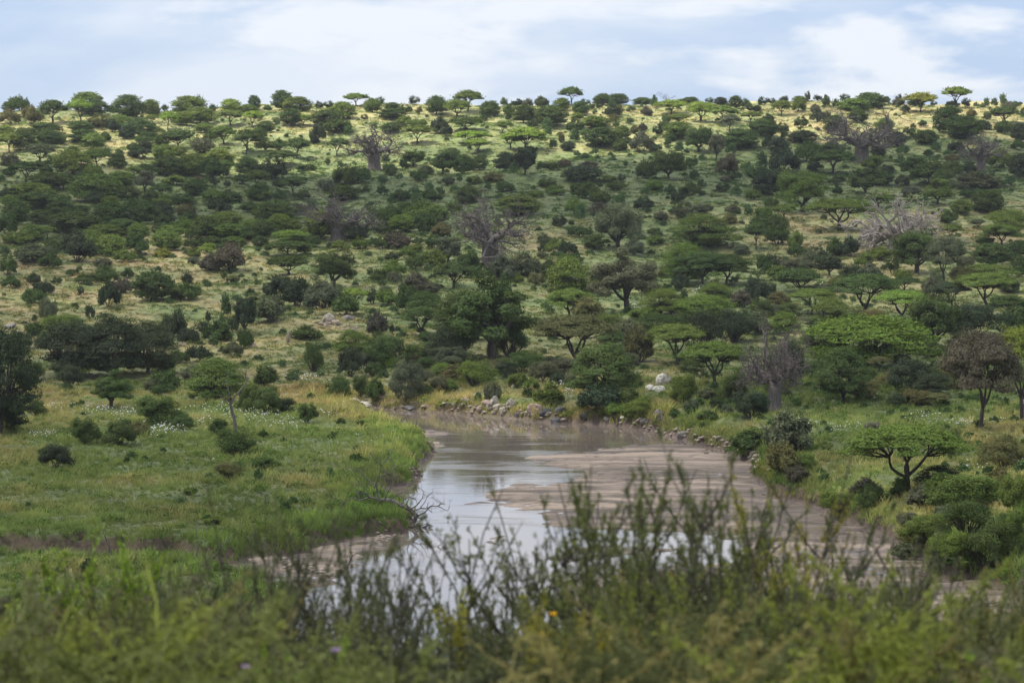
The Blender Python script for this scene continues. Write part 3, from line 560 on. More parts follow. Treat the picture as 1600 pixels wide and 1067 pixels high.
# ---------------------------------------------------------------- inventory of the trees and bushes, read off the photograph in 4x enlargements:
# origin of the enlargement, then  kind centre top foot width tint
INV = [((0, 100), """
u 330 235 375 160 0;u 500 230 370 150 2;d 590 232 320 180 0;d 800 205 340 190 0;u 820 260 350 130 1;d 945 232 330 110 1;d 1185 210 320 200 1;s 1240 198 280 60 0;d 1445 225 300 120 2;d 1540 258 310 120 1;d 1590 205 290 80 0;s 1330 252 300 60 0
r 60 290 380 130 4;r 190 268 380 110 4;r 490 285 370 130 0;s 1030 258 300 50 0;r 620 320 400 150 4;u 1050 305 410 110 2;d 1255 278 370 180 1;u 1440 292 390 170 1;u 1580 300 400 130 2;d 280 375 460 220 0;u 60 435 560 135 1;d 150 410 540 150 0;d 300 420 520 160 0;d 500 365 420 160 0;d 520 415 500 190 0;d 580 440 530 140 1
r 700 350 430 90 5;d 880 350 460 200 0;d 760 325 400 140 1;r 920 430 500 130 0;s 1190 420 455 50 5;u 1110 420 530 180 0;d 1280 375 430 110 1;u 1400 395 505 140 1;u 1540 415 565 170 0;g 1265 465 560 140 3;r 1020 512 600 150 1;r 835 500 560 90 0;u 600 535 645 140 1;r 735 540 615 80 0;s 690 595 645 50 0
u 250 505 620 180 3;r 320 580 640 70 0;r 60 570 660 130 3;u 170 615 740 240 0;d 1370 540 640 170 1;d 1200 570 700 240 1;r 1240 620 710 200 0;u 1410 605 700 130 1;d 1540 590 700 140 0;r 1500 690 750 80 0;s 1340 720 765 60 5;s 1420 730 770 50 5;s 1235 705 740 60 4;d 290 685 780 260 0;u 400 690 790 140 0;d 520 690 740 100 0;t 905 670 800 120 3
r 1100 700 760 160 1;d 750 680 760 180 1;d 600 700 860 300 1;r 600 800 880 130 5;d 800 770 850 190 0;d 200 750 840 260 1;r 50 780 840 90 5;r 15 700 740 50 5;d 250 800 900 300 0;d 100 860 1000 180 0;d 240 840 900 200 0;d 680 870 1000 200 0;d 870 850 1000 240 0;d 1010 870 1000 160 5;r 1130 815 880 170 0;d 1430 800 870 200 0;r 1360 850 930 150 5;d 1590 780 850 100 0
d 170 880 1010 260 3;d 450 930 1050 320 0;d 490 885 930 130 0;g 1160 880 960 120 4;r 1190 920 990 100 0;d 1420 930 1010 200 1;r 1560 870 930 110 0;d 760 975 1060 200 0;d 650 1010 1080 240 1;r 1070 1015 1080 160 1;d 1440 1010 1090 270 1;d 1560 980 1060 160 1;r 1010 940 1010 90 0;r 40 940 1070 120 0"""),
((400, 100), """
s 10 205 290 60 0;r 75 262 298 55 5;d 165 175 290 130 0;d 245 212 300 190 1;s 395 235 280 60 5;s 455 235 280 60 5;u 620 188 265 150 1;s 775 210 260 55 0;d 725 222 305 110 1;d 850 245 285 90 0;s 988 205 260 64 5;r 930 262 310 90 0;s 1018 268 315 40 4;d 1125 212 320 130 0;u 1255 228 340 150 1;u 1322 172 300 170 1;d 1460 238 330 130 0
s 1440 212 240 60 0;s 1550 212 265 60 0;s 1590 235 260 40 0;r 1420 320 355 60 0;r 1580 310 360 50 5;d 545 245 345 150 1;d 215 288 385 140 0;u 300 320 385 85 2;s 125 335 370 45 0;s 680 318 355 45 4;d 430 295 390 190 0;d 850 285 345 170 0;r 20 310 350 60 1;d 60 362 430 110 0;d 20 405 500 100 0;r 500 350 430 180 0;r 575 390 440 70 0
r 390 380 500 110 5;r 570 360 400 50 0;d 850 370 430 130 0;r 930 330 390 120 1;r 1020 350 400 90 1;r 1150 340 440 120 5;r 1190 380 450 80 5;u 1310 338 420 200 0;u 1545 362 438 110 1;u 1010 388 500 190 1;r 740 370 400 50 0;u 1345 425 500 200 2;u 1385 470 560 140 2;u 1590 435 530 110 2;r 60 480 540 110 0;r 140 475 540 100 0
u 260 468 590 150 0;u 510 470 575 140 0;g 365 450 500 60 5;n 740 412 662 330 0;u 150 550 640 230 0;r 100 600 720 180 5;x 222 590 705 70 0;r 310 630 670 120 0;r 525 612 645 50 0;s 448 592 635 35 0;r 812 585 620 60 0;t 985 545 645 150 0;r 930 600 660 60 0;t 1170 560 690 150 0;d 1290 575 690 130 0;d 1400 580 665 110 0;d 1220 530 600 110 0;d 1560 560 670 150 5
r 835 625 700 80 0;g 1065 640 690 90 3;r 550 650 760 140 0;r 650 650 750 120 0;r 790 705 750 80 1;r 900 690 720 60 0;r 1015 670 730 100 0;r 1270 700 740 40 0;g 1200 710 755 80 3;r 1360 705 750 90 1;u 230 715 830 160 0;r 150 720 770 90 5;r 290 790 850 90 0;r 145 790 850 80 5;r 60 800 860 100 0;d 30 750 850 110 0
r 635 780 810 50 0;r 690 765 805 40 5;r 790 770 820 80 5;d 540 770 860 190 0;r 890 790 860 100 0;r 845 835 880 60 5;r 1000 770 815 60 5;r 1080 750 790 70 5;r 1090 790 865 120 0;r 1150 770 815 50 5;d 1330 775 870 160 0;r 1240 765 800 70 5;r 1450 745 790 50 0;g 1480 690 740 120 4;r 1560 740 800 110 0;d 130 860 980 230 0
n 510 840 1108 430 1;d 400 930 1090 180 1;d 620 1000 1110 170 5;d 50 985 1080 150 0;d 230 1045 1110 220 2;r 1060 870 1000 300 1;d 1050 930 1060 140 0;d 930 955 1050 200 1;r 930 870 930 110 0;s 715 960 1010 60 0;r 1230 860 930 90 1;n 1460 870 1265 470 1;g 1160 1000 1080 120 4"""),
((800, 100), """
r 40 205 250 90 5;g 100 220 270 70 3;r 190 215 270 90 0;u 375 140 252 140 0;d 310 220 295 100 1;s 455 215 255 60 0;s 545 245 285 40 5;r 625 225 280 55 5;d 430 240 320 100 0;d 660 178 245 150 0;d 550 205 250 90 0;r 490 250 290 50 5;d 810 192 240 120 0;x 950 148 228 135 8;r 885 205 275 50 5;r 1005 210 235 40 5;d 1110 198 240 110 0;s 1235 198 235 50 0;d 1060 208 240 80 0
d 1400 205 280 80 0;s 1450 195 240 55 0;s 1570 182 230 70 5;s 1490 260 298 42 5;u 1000 232 320 190 2;r 1010 260 330 130 1;u 1180 242 360 160 2;u 1310 265 370 190 1;s 675 260 320 50 4;r 745 270 300 70 0;g 840 270 320 80 6;g 640 320 365 60 4;r 650 360 395 45 0;r 735 345 380 60 0;d 70 265 370 150 0;d 240 270 390 200 0;r 220 350 420 80 0
d 405 308 350 80 1;u 1040 315 375 120 1;r 965 320 375 50 0;u 1360 318 415 120 3;u 1495 302 370 120 1;d 1560 350 450 180 0;r 130 360 405 70 0;r 395 350 430 120 0;d 530 332 400 180 1;d 550 405 520 220 0;d 680 392 470 110 1;g 765 392 440 50 4;g 812 375 425 60 6;s 915 385 455 65 5;d 1030 370 470 170 1;t 1170 400 555 160 0
r 815 435 555 135 3;r 905 510 550 80 1;r 975 475 515 60 1;r 1045 495 560 75 0;t 1280 440 600 100 3;r 395 420 490 80 0;r 230 400 450 60 0;g 308 430 495 40 4;r 255 480 530 65 4;u 90 405 540 240 2;t 85 525 697 140 5;d 1430 420 530 220 0;r 1370 510 570 80 0;r 1590 450 530 60 0;r 1555 560 600 70 0
r 410 548 580 45 5;r 460 560 595 60 0;r 515 530 570 50 4;r 180 620 665 70 0;r 250 620 665 90 0;g 330 600 650 70 6;g 480 610 660 120 6;r 20 610 680 70 5;d 450 650 740 240 5;t 980 550 720 190 0;r 850 610 720 130 0;r 1120 590 650 90 0;r 1350 575 690 130 6;r 1475 620 670 70 0;r 1190 570 610 50 0;r 1575 580 665 60 5
r 1145 670 720 75 0;r 1400 680 725 80 0;s 1330 700 740 70 6;s 685 690 740 45 5;r 610 700 740 90 1;r 655 740 790 110 0;r 220 720 775 110 0;r 270 765 820 130 1;r 150 795 835 90 1;r 450 745 840 160 0;r 550 805 875 150 0;r 890 730 790 120 1;r 990 760 810 70 0;r 1110 750 825 120 0;r 1185 730 780 60 5;r 830 780 820 80 1
r 1035 795 865 95 5;r 1315 745 805 90 5;r 1400 770 825 80 0;r 1500 790 850 110 1;d 1570 670 820 140 5;r 680 825 880 80 0;r 820 840 915 130 5;d 50 830 950 260 1;r 390 840 940 110 1;r 430 890 970 80 0;g 550 870 950 130 6;r 295 950 1020 90 5;T 660 885 1165 340 3;D 1170 950 1135 360 1
r 1240 1035 1150 160 1;g 1190 880 930 130 3;g 1380 880 930 100 3;r 1480 890 950 80 0;g 1360 940 1000 100 4;r 1570 900 970 100 1;r 1560 960 1060 150 0;g 930 930 980 90 3;r 890 1030 1075 100 0;r 1020 900 940 80 1"""),
((1200, 100), """
s 25 190 225 50 5;s 100 185 225 60 5;d 200 205 250 90 1;s 250 175 240 45 5;s 315 188 225 60 5;r 365 200 265 55 0;s 480 185 230 60 5;s 580 170 215 40 5;d 650 188 285 200 0;s 820 158 220 60 5;d 740 200 240 50 0;d 930 175 215 110 0;s 1035 185 215 40 5;u 80 235 325 120 1;r 190 230 300 90 1;g 295 255 310 60 3;r 425 228 275 50 0
d 540 222 295 180 1;u 960 185 305 200 7;g 855 262 305 60 3;g 815 220 265 70 3;u 1175 98 220 175 1;r 1130 185 212 40 5;s 1235 180 235 60 5;r 1165 230 270 60 0;r 1125 222 245 36 5;r 1300 210 240 36 4;r 1365 200 250 50 0;r 1415 198 245 50 0;r 1475 175 245 60 5;r 1540 172 205 70 5;r 1560 215 245 60 0;r 1340 248 278 40 5;g 1510 238 280 80 3
g 1275 285 330 60 4;g 1370 300 350 50 3;g 370 300 350 55 6;d 1135 275 430 190 0;u 1475 272 370 170 0;r 1480 360 440 120 0;r 1590 280 340 40 0;d 1225 340 470 210 0;d 410 332 425 130 0;d 20 355 460 70 0;d 560 295 370 120 0;d 730 345 415 110 1;r 905 375 405 36 5;r 967 360 392 60 1;s 308 398 418 36 6;n 585 318 622 470 1;d 800 430 520 120 5
s 870 400 445 55 5;s 920 410 470 70 0;d 1000 420 505 140 0;r 1050 500 550 80 0;d 1580 380 490 130 5;n 1330 450 672 250 0;r 1240 545 600 80 1;r 1460 540 650 150 1;d 1570 570 710 140 5;r 1570 480 540 90 0;d 220 425 500 180 5;r 105 420 470 50 1;d 60 470 560 130 5;r 100 540 680 200 5;r 240 495 610 130 0
r 390 490 560 160 0;u 400 545 690 270 0;r 690 500 590 90 5;r 660 580 660 120 1;r 840 510 570 80 1;r 830 575 630 60 0;t 910 580 710 170 0;r 1010 620 750 280 0;r 1000 540 575 70 0;r 1120 545 580 70 0;g 1150 570 615 80 4;r 1250 615 690 100 5;g 1300 680 780 260 3;T 220 680 925 300 1;t 610 660 815 210 0
r 840 700 765 90 5;r 435 700 755 100 0;r 435 765 812 70 0;d 50 670 820 130 5;t 1060 725 880 180 1;u 900 770 855 120 3;r 1250 790 840 90 0;d 1200 855 940 130 1;d 1380 800 930 210 0;r 1500 700 770 80 0;U 450 850 1040 390 1;u 690 805 900 160 1;m 800 860 1175 500 0;D 1500 920 1065 270 1
d 60 950 1060 150 0;r 1120 930 1000 120 0;u 1140 1005 1110 150 1;r 20 840 900 90 0"""),
((0, 350), """
g 110 55 130 180 1;r 480 60 240 200 5;d 560 50 190 200 1;d 690 75 210 200 1;d 720 5 90 260 1;r 850 60 190 160 0;d 1050 20 140 180 0;r 1195 35 80 90 1;d 1400 10 80 180 0;r 1210 80 155 110 0;d 1330 80 150 140 0;d 1450 85 140 140 1;r 1560 20 100 130 0;r 780 170 238 150 1;r 1020 155 215 110 7;r 1300 125 180 100 2;r 1210 160 215 90 1;g 1210 205 250 70 3
g 1440 135 295 200 6;g 1320 200 295 140 6;r 30 150 200 80 0;g 220 135 240 230 3;r 310 190 280 130 0;r 50 210 320 110 0;g 640 220 280 100 3;g 660 270 370 160 0;r 800 280 340 85 0;r 988 272 305 50 1;r 455 290 325 90 0;r 70 330 400 120 0;r 210 315 380 90 5;r 355 340 375 70 0;r 540 315 375 140 0;s 505 390 460 40 5;r 270 365 440 120 5;r 210 410 500 150 0
r 680 370 520 140 5;g 770 350 430 120 6;d 950 310 480 260 0;s 1170 305 385 80 5;r 1150 380 480 180 0;s 1400 300 350 40 0;g 1460 325 365 90 4;s 1290 345 385 50 0;r 300 470 600 110 3;r 215 575 615 40 5;s 560 505 595 70 5;D 400 575 690 280 1;D 460 625 945 420 5;D 700 600 960 400 5;D 920 625 935 340 5;r 1090 560 720 160 5;s 1300 550 620 44 5;s 1270 605 690 100 5
r 1180 660 750 130 5;r 1240 770 860 150 5;r 1120 800 880 120 0;r 1050 830 930 100 0;r 1335 710 765 70 1;r 1415 460 590 80 5;r 1385 570 620 40 5;t 1530 450 700 140 5;s 1455 590 680 80 5;r 1530 660 780 90 0;s 1395 770 810 30 5"""),
((0, 560), """
D 0 -150 470 430 5;R 60 255 460 170 5;R 225 265 365 160 0;T 695 80 308 260 0;D 1340 15 280 370 1;R 1270 120 282 330 6;g 950 130 210 100 3;r 990 180 240 100 0;R 520 380 535 190 0;R 750 390 545 230 0;R 980 250 415 290 0;R 1140 355 445 150 0;R 1365 375 480 130 0;R 1460 450 612 290 0;R 350 550 692 230 5;R 1560 170 340 170 0
R 1420 655 755 180 4;r 1310 720 760 70 0;r 1590 640 690 60 0;r 1190 815 860 90 1;r 1140 880 920 70 1;r 1340 990 1035 130 1;r 1240 945 980 50 1;g 870 400 490 120 4"""),
((400, 560), """
R 320 285 400 120 0;R 170 250 335 160 5;R 70 180 340 200 0;r 60 60 190 150 0;R 520 110 250 150 0;R 650 120 245 110 0;g 750 130 260 110 0;R 945 30 282 224 3;R 1370 20 190 240 1;R 1560 30 120 160 5;g 1480 160 280 100 3;r 1390 220 280 60 5;R 60 630 700 150 0;r 10 700 770 60 0;r 460 690 760 60 0"""),
((400, 350), """
u 190 110 200 260 0;d 250 45 130 210 2;u 200 205 320 240 0;T 485 178 395 240 0;r 150 330 470 200 5;r 250 350 520 180 5;g 420 370 540 240 3;r 560 440 570 180 0;u 620 405 530 160 2;s 730 415 510 90 5;r 90 470 620 200 3;g 850 180 230 90 5;r 995 195 285 110 0;r 860 230 330 135 1;r 770 290 360 100 0;s 715 275 320 50 0
g 985 310 430 190 6;r 950 390 550 130 0;g 880 60 150 160 6;r 1010 90 130 80 1;r 650 90 160 100 1;r 520 110 170 120 1;u 1240 245 405 220 0;t 1200 90 245 160 3;r 1330 180 290 140 0;r 1420 270 340 110 0;g 1550 200 360 180 3;T 1470 345 845 620 0;t 1545 350 800 200 0;U 1030 520 710 260 0;g 760 560 700 130 6;s 850 635 690 40 5
D 610 680 845 230 1;R 1230 640 870 300 5;R 1590 620 830 260 0;D 1300 430 730 340 0;D 1590 400 710 320 0;R 820 700 895 320 0;R 590 780 950 150 5;r 820 810 900 110 2;r 1040 800 860 100 0;R 1200 770 885 250 3;g 320 640 720 200 0;R 50 830 1020 200 0;R 360 740 925 150 0"""),
((800, 350), """
r 350 115 200 110 5;r 190 130 175 70 1;g 200 70 130 90 3;r 400 185 240 80 0;r 490 165 195 60 4;g 190 175 215 70 3;r 420 20 80 160 0;r 910 35 100 110 5;r 895 80 130 110 1;T 720 172 545 400 3;d 370 235 450 260 1;r 230 230 300 100 0;g 270 350 450 90 4;g 80 200 330 200 3;r 150 310 380 110 4;D 1080 130 370 260 1;U 1190 180 385 330 0;U 1340 195 385 300 0
r 960 270 340 100 4;r 1045 320 420 110 5;r 1075 430 500 70 5;u 1530 0 160 140 0;r 1575 200 310 100 0;U 360 415 590 280 1;g 470 470 600 200 4;D 930 415 575 250 1;D 1200 450 600 330 1;r 820 530 600 170 1;g 1430 420 520 130 6;r 1530 350 490 160 5;U 400 578 900 500 4;D 900 570 690 320 0;g 720 600 720 160 3;U 1030 638 880 350 1
g 790 650 860 180 4;D 580 768 1100 430 0;R 1210 540 780 220 5;R 1390 540 745 260 5;g 1540 560 690 200 3;U 1270 745 1010 380 1;n 1640 668 1172 420 2;R 70 800 930 260 0"""),
((800, 560), """
R 1080 110 300 150 1;R 1390 90 295 190 0;R 1500 220 375 220 5;r 230 170 300 180 1;r 1220 330 400 120 0;r 100 190 240 80 0;g 1500 480 600 240 0;r 560 180 330 260 5"""),
((1200, 350), """
r 60 10 130 140 0;r 180 50 160 90 1;g 430 100 200 130 0;r 510 90 210 130 5;r 610 185 270 110 1;g 700 150 230 130 1;s 780 200 310 80 0;s 40 190 275 100 5;g 220 210 290 120 3;t 385 200 325 150 5;T 930 50 312 340 0;U 1100 90 372 230 3;U 1460 0 142 250 1;d 1390 130 260 240 0;r 1570 200 290 120 0;r 1360 90 130 110 0
r 60 270 350 140 1;u 190 285 435 260 0;g 60 430 510 130 4;U 280 410 570 280 1;D 390 475 630 220 1;g 320 380 430 180 3;U 600 320 585 420 0;u 850 340 430 220 0;U 830 420 615 320 2;T 1040 458 805 360 0;D 1370 260 360 380 1;U 1360 315 520 370 1;r 1030 330 460 150 3;R 1280 500 700 400 5;u 1510 450 570 230 0
D 610 588 880 740 9;D 480 790 1120 330 0;T 500 785 1190 480 3;R 880 850 1065 280 5;R 150 750 1020 150 5;U 1330 690 1290 460 6;U 1590 668 1230 420 7;R 1200 830 990 260 4;R 60 960 1085 160 0"""),
((1200, 560), """
U 860 430 850 680 1;D 1080 680 838 300 5;R 1140 440 625 170 0;R 1460 490 695 290 4;R 830 755 885 110 0;R 650 800 960 210 0;g 600 760 865 180 6;R 1230 735 965 500 1;R 1320 780 1010 340 5;R 1545 760 1010 230 1;R 230 600 705 190 1;g 180 680 775 130 6;g 130 345 600 280 3;r 90 540 745 210 4;r 260 620 730 130 1;R 440 850 960 260 1;R 660 395 470 110 8"""),
((1200, 800), """
R 1000 40 200 300 1;R 1250 -40 180 330 0;R 1450 60 330 330 0;R 1590 -20 260 240 1;R 1150 150 330 260 1;R 1350 200 420 300 0"""),
]
# ---------------------------------------------------------------- labels that say which one
LANDMARKS = [(584,240,'the sunlit thick-trunked baobab'),(527,345,'the wide baobab in cloud shadow'),(765,370,'the bare baobab in mid slope'),(1346,215,'the largest purple-grey baobab'),
 (1532,245,'the small baobab near right edge'),(1400,350,'the silvery leafless baobab'),(1215,590,'the baobab by the river'),(1255,300,'the lone round-crowned green tree'),
 (965,355,'the grey-green tree on pale grass'),(980,440,'the tree with bare white twigs'),(765,500,'the largest dark riverside tree'),(900,540,'the layered olive acacia'),(1352,530,'the broad bright umbrella acacia'),
 (820,215,'the lime acacia in sunlight'),(1493,140,'the umbrella acacia on the skyline'),(893,150,'the tall skyline tree'),(1038,150,'the leafless skyline tree'),
 (175,550,'the dark grove above the meadow'),(365,620,'the forked dead tree'),(1036,595,'the white boulders'),(1410,715,'the spreading acacia on right bank'),(520,500,'the bare rock outcrop'),
 (335,590,'the dome acacia beside the meadow'),(1092,360,'the bright low-crowned acacia'),(255,395,'the bright yellow-green bush'),(1137,257,'the reddish brown round bush'),
 (120,165,'the left end of the skyline'),(330,160,'the lime skyline acacias'),(740,150,'the middle of the skyline'),(1250,160,'the bushes right of leafless skyline tree'),
 (90,290,'the dense thickets on left slope'),(60,440,'the dry grass at left edge'),(300,450,'the pale grass strip'),(636,598,'the ball-shaped grey-green bush'),(1535,600,'the brownish acacia on right bank'),(650,300,'the open shaded slope'),
 (1480,460,'the tiered acacias at right'),(1500,800,'the leafy mound at right edge')]
KIND_WORD = {'u': ('umbrella acacia', 'umbrella acacias'), 'U': ('umbrella acacia', 'umbrella acacias'), 'd': ('dome acacia', 'dome acacias'), 'D': ('dome acacia', 'dome acacias'), 'r': ('bush', 'bushes'), 'R': ('bush', 'bushes'),
 'g': ('twiggy bush', 'twiggy bushes'), 's': ('spiky shrub', 'spiky shrubs'), 't': ('leafy tree', 'leafy trees'), 'T': ('leafy tree', 'leafy trees'), 'n': ('baobab', 'baobabs'), 'm': ('baobab', 'baobabs'), 'x': ('bare tree', 'bare trees')}
NAME = {'u': 'umbrella_acacia', 'U': 'umbrella_acacia', 'd': 'dome_acacia', 'D': 'dome_acacia', 'r': 'bush', 'R': 'bush', 'g': 'thorn_bush', 's': 'spiky_shrub', 't': 'leafy_tree', 'T': 'leafy_tree', 'n': 'baobab_tree', 'm': 'baobab_tree', 'x': 'bare_tree'}
CATEGORY = {'umbrella_acacia': 'tree', 'dome_acacia': 'tree', 'bush': 'bush', 'thorn_bush': 'bush', 'spiky_shrub': 'shrub', 'leafy_tree': 'tree', 'baobab_tree': 'baobab', 'bare_tree': 'tree'}
GROUP = {'umbrella_acacia': 'umbrella acacias on the hillside', 'dome_acacia': 'dome-crowned acacias on the hillside', 'bush': 'round bushes on hill and meadow', 'thorn_bush': 'twiggy bushes on the hillside', 'spiky_shrub': 'spiky shrubs on the hillside', 'leafy_tree': 'leafy trees on hill and banks', 'baobab_tree': 'baobabs on the hillside', 'bare_tree': 'bare trees on the hillside'}
TWORD = {'0': 'dark', '9': 'bright green', '1': 'green', '2': 'lime', '3': 'greyish', '4': 'olive', '5': 'blackish', '6': 'brownish', '7': 'yellow-green', '8': 'pale'}
SPECIAL = {(585,'n'): 'bare baobab with thick ribbed trunk in the sunlit band of the upper slope', (527,'n'): 'wide bare baobab half hidden behind a green acacia in cloud shadow', (765,'n'): 'grey bare baobab with stout trunk in mid slope above the riverside trees',
 (1346,'n'): 'largest purple-grey baobab, spreading just below the dry skyline grass at right', (1532,'n'): 'small purple-grey baobab near the right edge with two raised forks', (1400,'m'): 'silvery baobab of tangled pale branches without visible trunk',
 (1210,'n'): 'grey bare baobab at the foot of the slope by the river bend', (1493,'u'): 'tall umbrella acacia standing alone against the sky at right', (893,'u'): 'tall dark tree against the sky above the left-centre skyline', (1037,'x'): 'pale leafless flat-topped tree against the sky',
 (822,'u'): 'large lime green umbrella acacia glowing in the sunlit band', (1255,'T'): 'round-crowned green tree with several dark stems standing apart at right', (255,'r'): 'small bright yellow-green bush at the edge of the pale grass', (1352,'D'): 'broad bright green umbrella acacia, the largest crown on the right',
 (900,'U'): 'wide olive acacia with many thin horizontal leaf layers above the bend', (767,'T'): 'largest dark leafy tree above the river with stout trunk', (980,'T'): 'grey-green tree with bare white twigs in its crown', (636,'R'): 'ball-shaped grey-green bush on the far bank of the bend',
 (1415,'U'): 'low spreading acacia with splayed dark limbs on the right bank', (1365,'R'): 'small rusty brown mound of dry brush above the spreading acacia'}
ORD = ['leftmost', 'second from left', 'third from left', 'fourth from left', 'fifth from left', 'sixth from left', 'seventh from left', 'eighth from left', 'ninth from left', 'tenth from left', 'eleventh from left', 'twelfth from left', 'thirteenth from left', 'fourteenth from left']
ORDY = ['topmost', 'second from top', 'third from top', 'fourth from top', 'fifth from top', 'sixth from top', 'seventh from top', 'eighth from top', 'ninth from top', 'tenth from top', 'eleventh from top', 'twelfth from top', 'thirteenth from top', 'fourteenth from top']

items = []
for (ox, oy), text in INV:
    for tok in text.replace('\n', ';').split(';'):
        tok = tok.strip()
        if not tok: continue
        k, cx, top, base, w, t = tok.split()
        it = dict(k=k, x=ox + float(cx)/4, top=oy + float(top)/4, base=oy + float(base)/4, w=float(w)/4, t=t)
        if it['w'] < 10: it['w'] = 10.0
        items.append(it)
# the few that two enlargements both show are kept once
keep = []
for it in items:
    dup_ = False
    for jt in keep:
        cy, cy2 = (it['top']+it['base'])/2, (jt['top']+jt['base'])/2
        if abs(it['x']-jt['x']) < 0.16*(it['w']+jt['w']) and abs(cy-cy2) < 0.18*(it['base']-it['top']+jt['base']-jt['top']) and abs(it['w']-jt['w']) < 0.4*max(it['w'], jt['w']) and it['w'] > 14:
            dup_ = True; break
    if not dup_: keep.append(it)
FILL = [(0, 270, 460, 400, 28, 'dddru', (26, 60), '0101'), (460, 290, 760, 400, 14, 'drr', (18, 40), '0013'), (640, 500, 980, 615, 26, 'RRDrg', (26, 60), '05133'), (980, 470, 1330, 620, 34, 'RDRUg', (30, 75), '01503'), (1300, 440, 1600, 640, 34, 'RDURg', (30, 80), '01054'), (0, 520, 420, 615, 10, 'Rrg', (24, 50), '0053'), (1150, 180, 1600, 300, 12, 'ddrr', (20, 46), '0505'), (780, 150, 1200, 240, 14, 'dr', (14, 30), '0053'), (0, 165, 400, 280, 26, 'dur', (18, 46), '0105'), (620, 470, 1000, 585, 30, 'DDD', (55, 105), '0510'), (1000, 430, 1600, 610, 44, 'DDDU', (50, 110), '01059'), (560, 560, 1000, 620, 12, 'Rg', (24, 50), '0343'), (1400, 740, 1600, 880, 7, 'Rg', (30, 70), '0134'), (960, 600, 1250, 660, 12, 'Rrg', (18, 44), '0135'), (600, 380, 1000, 480, 16, 'rrdg', (18, 44), '0131'), (1050, 330, 1600, 460, 16, 'rrdu', (20, 50), '0103')]
fr = random.Random(5)
CLEAR = [(1000, 570, 1065, 622), (495, 488, 562, 522), (1240, 640, 1600, 735), (335, 560, 395, 680), (560, 190, 610, 270), (500, 300, 545, 380), (700, 310, 830, 415), (1300, 180, 1400, 250), (1330, 310, 1465, 400), (1150, 515, 1260, 645), (940, 400, 1020, 485), (690, 440, 850, 560)]
for x0, y0, x1, y1, n, ks, (w0, w1), ts in FILL:
    made = 0
    for tr_ in range(n*14):
        if made >= n: break
        cx, by = fr.uniform(x0, x1), fr.uniform(y0, y1); w = w0 + (w1-w0)*fr.random()**1.5; k = fr.choice(ks); h = w*{'d': .62, 'D': .6, 'u': .68, 'U': .66, 'r': .72, 'R': .7, 'g': .7}[k]
        if any(x0_ - w*.3 < cx < x1_ + w*.3 and y0_ < by - h*.3 and by - h < y1_ and by < y1_ + 25 for x0_, y0_, x1_, y1_ in CLEAR): continue
        if any(abs(cx-j['x']) < .27*(w+j['w']) and abs(by-h/2 - (j['top']+j['base'])/2) < .32*(h+j['base']-j['top']) for j in keep): continue
        keep.append(dict(k=k, x=cx, top=by-h, base=by, w=w, t=fr.choice(ts))); made += 1
print('plants', len(items), len(keep)); items = keep
buckets = {}; taken = set()
items.sort(key=lambda i: -i['w'])
hx, hyy, hz_ = hit([i['x'] for i in items], [i['base'] for i in items])
for it in items:
    nm = NAME[it['k']]; cy = (it['top'] + it['base'])/2; lab = None
    for (sx, sk), s in SPECIAL.items():
        if sk == it['k'] and abs(sx - it['x']) < 3 and s not in taken: lab = s; taken.add(s)
    it['label'] = lab
    if lab: continue
    cand = sorted(LANDMARKS, key=lambda L: abs(L[0]-it['x']) + 1.5*abs(L[1]-cy))
    L = cand[0]; dx, dy = it['x']-L[0], cy-L[1]
    if abs(dx) < 10 and abs(dy) < 8: L = cand[1]; dx, dy = it['x']-L[0], cy-L[1]
    far = abs(dx) + abs(dy) > 70
    rel = ('left of' if dx < 0 else 'right of') if abs(dx) > 1.2*abs(dy) else ('above' if dy < 0 else 'below')
    if far and rel in ('left of', 'right of'): rel = 'well ' + rel
    elif far: rel = 'far ' + rel
    size = 'small' if it['w'] < 20 else ('' if it['w'] < 42 else 'wide')
    buckets.setdefault((size, TWORD[it['t']], it['k'].lower(), rel, L[2]), []).append(it)
for (size, tw, k, rel, lm), lst in buckets.items():
    one, many = KIND_WORD[k]
    sx = max(i['x'] for i in lst) - min(i['x'] for i in lst); sy = max(i['base'] for i in lst) - min(i['base'] for i in lst)
    byx = sx > sy; lst.sort(key=(lambda i: i['x']) if byx else (lambda i: i['base']))

    for j, it in enumerate(lst):
        core = ' '.join(q for q in (size, tw, one if len(lst) == 1 else many, rel, lm) if q)
        it['label'] = core if len(lst) == 1 else (ORD if byx else ORDY)[min(j, 13)] + ' of ' + core
        if len(it['label'].split()) > 16: it['label'] = it['label'].replace(' the ', ' ')
def place(master, nm, x, y, z, sx, sz, rot, col, label, cat, group, pieces=None):
    r = bpy.data.objects.new(nm, None); C.objects.link(r); r.empty_display_size = 0.5
    r.location = (x, y, z); r.rotation_euler = (0, 0, rot); r.scale = (sx, sx, sz)
    tag(r, label, cat, group)
    for pn, me in master:
        o = link(pn, me, r); o.color = (col[0], col[1], col[2], 1)
    return r
cnt = {}; usem = {}; EXTRA = []; nb = 0
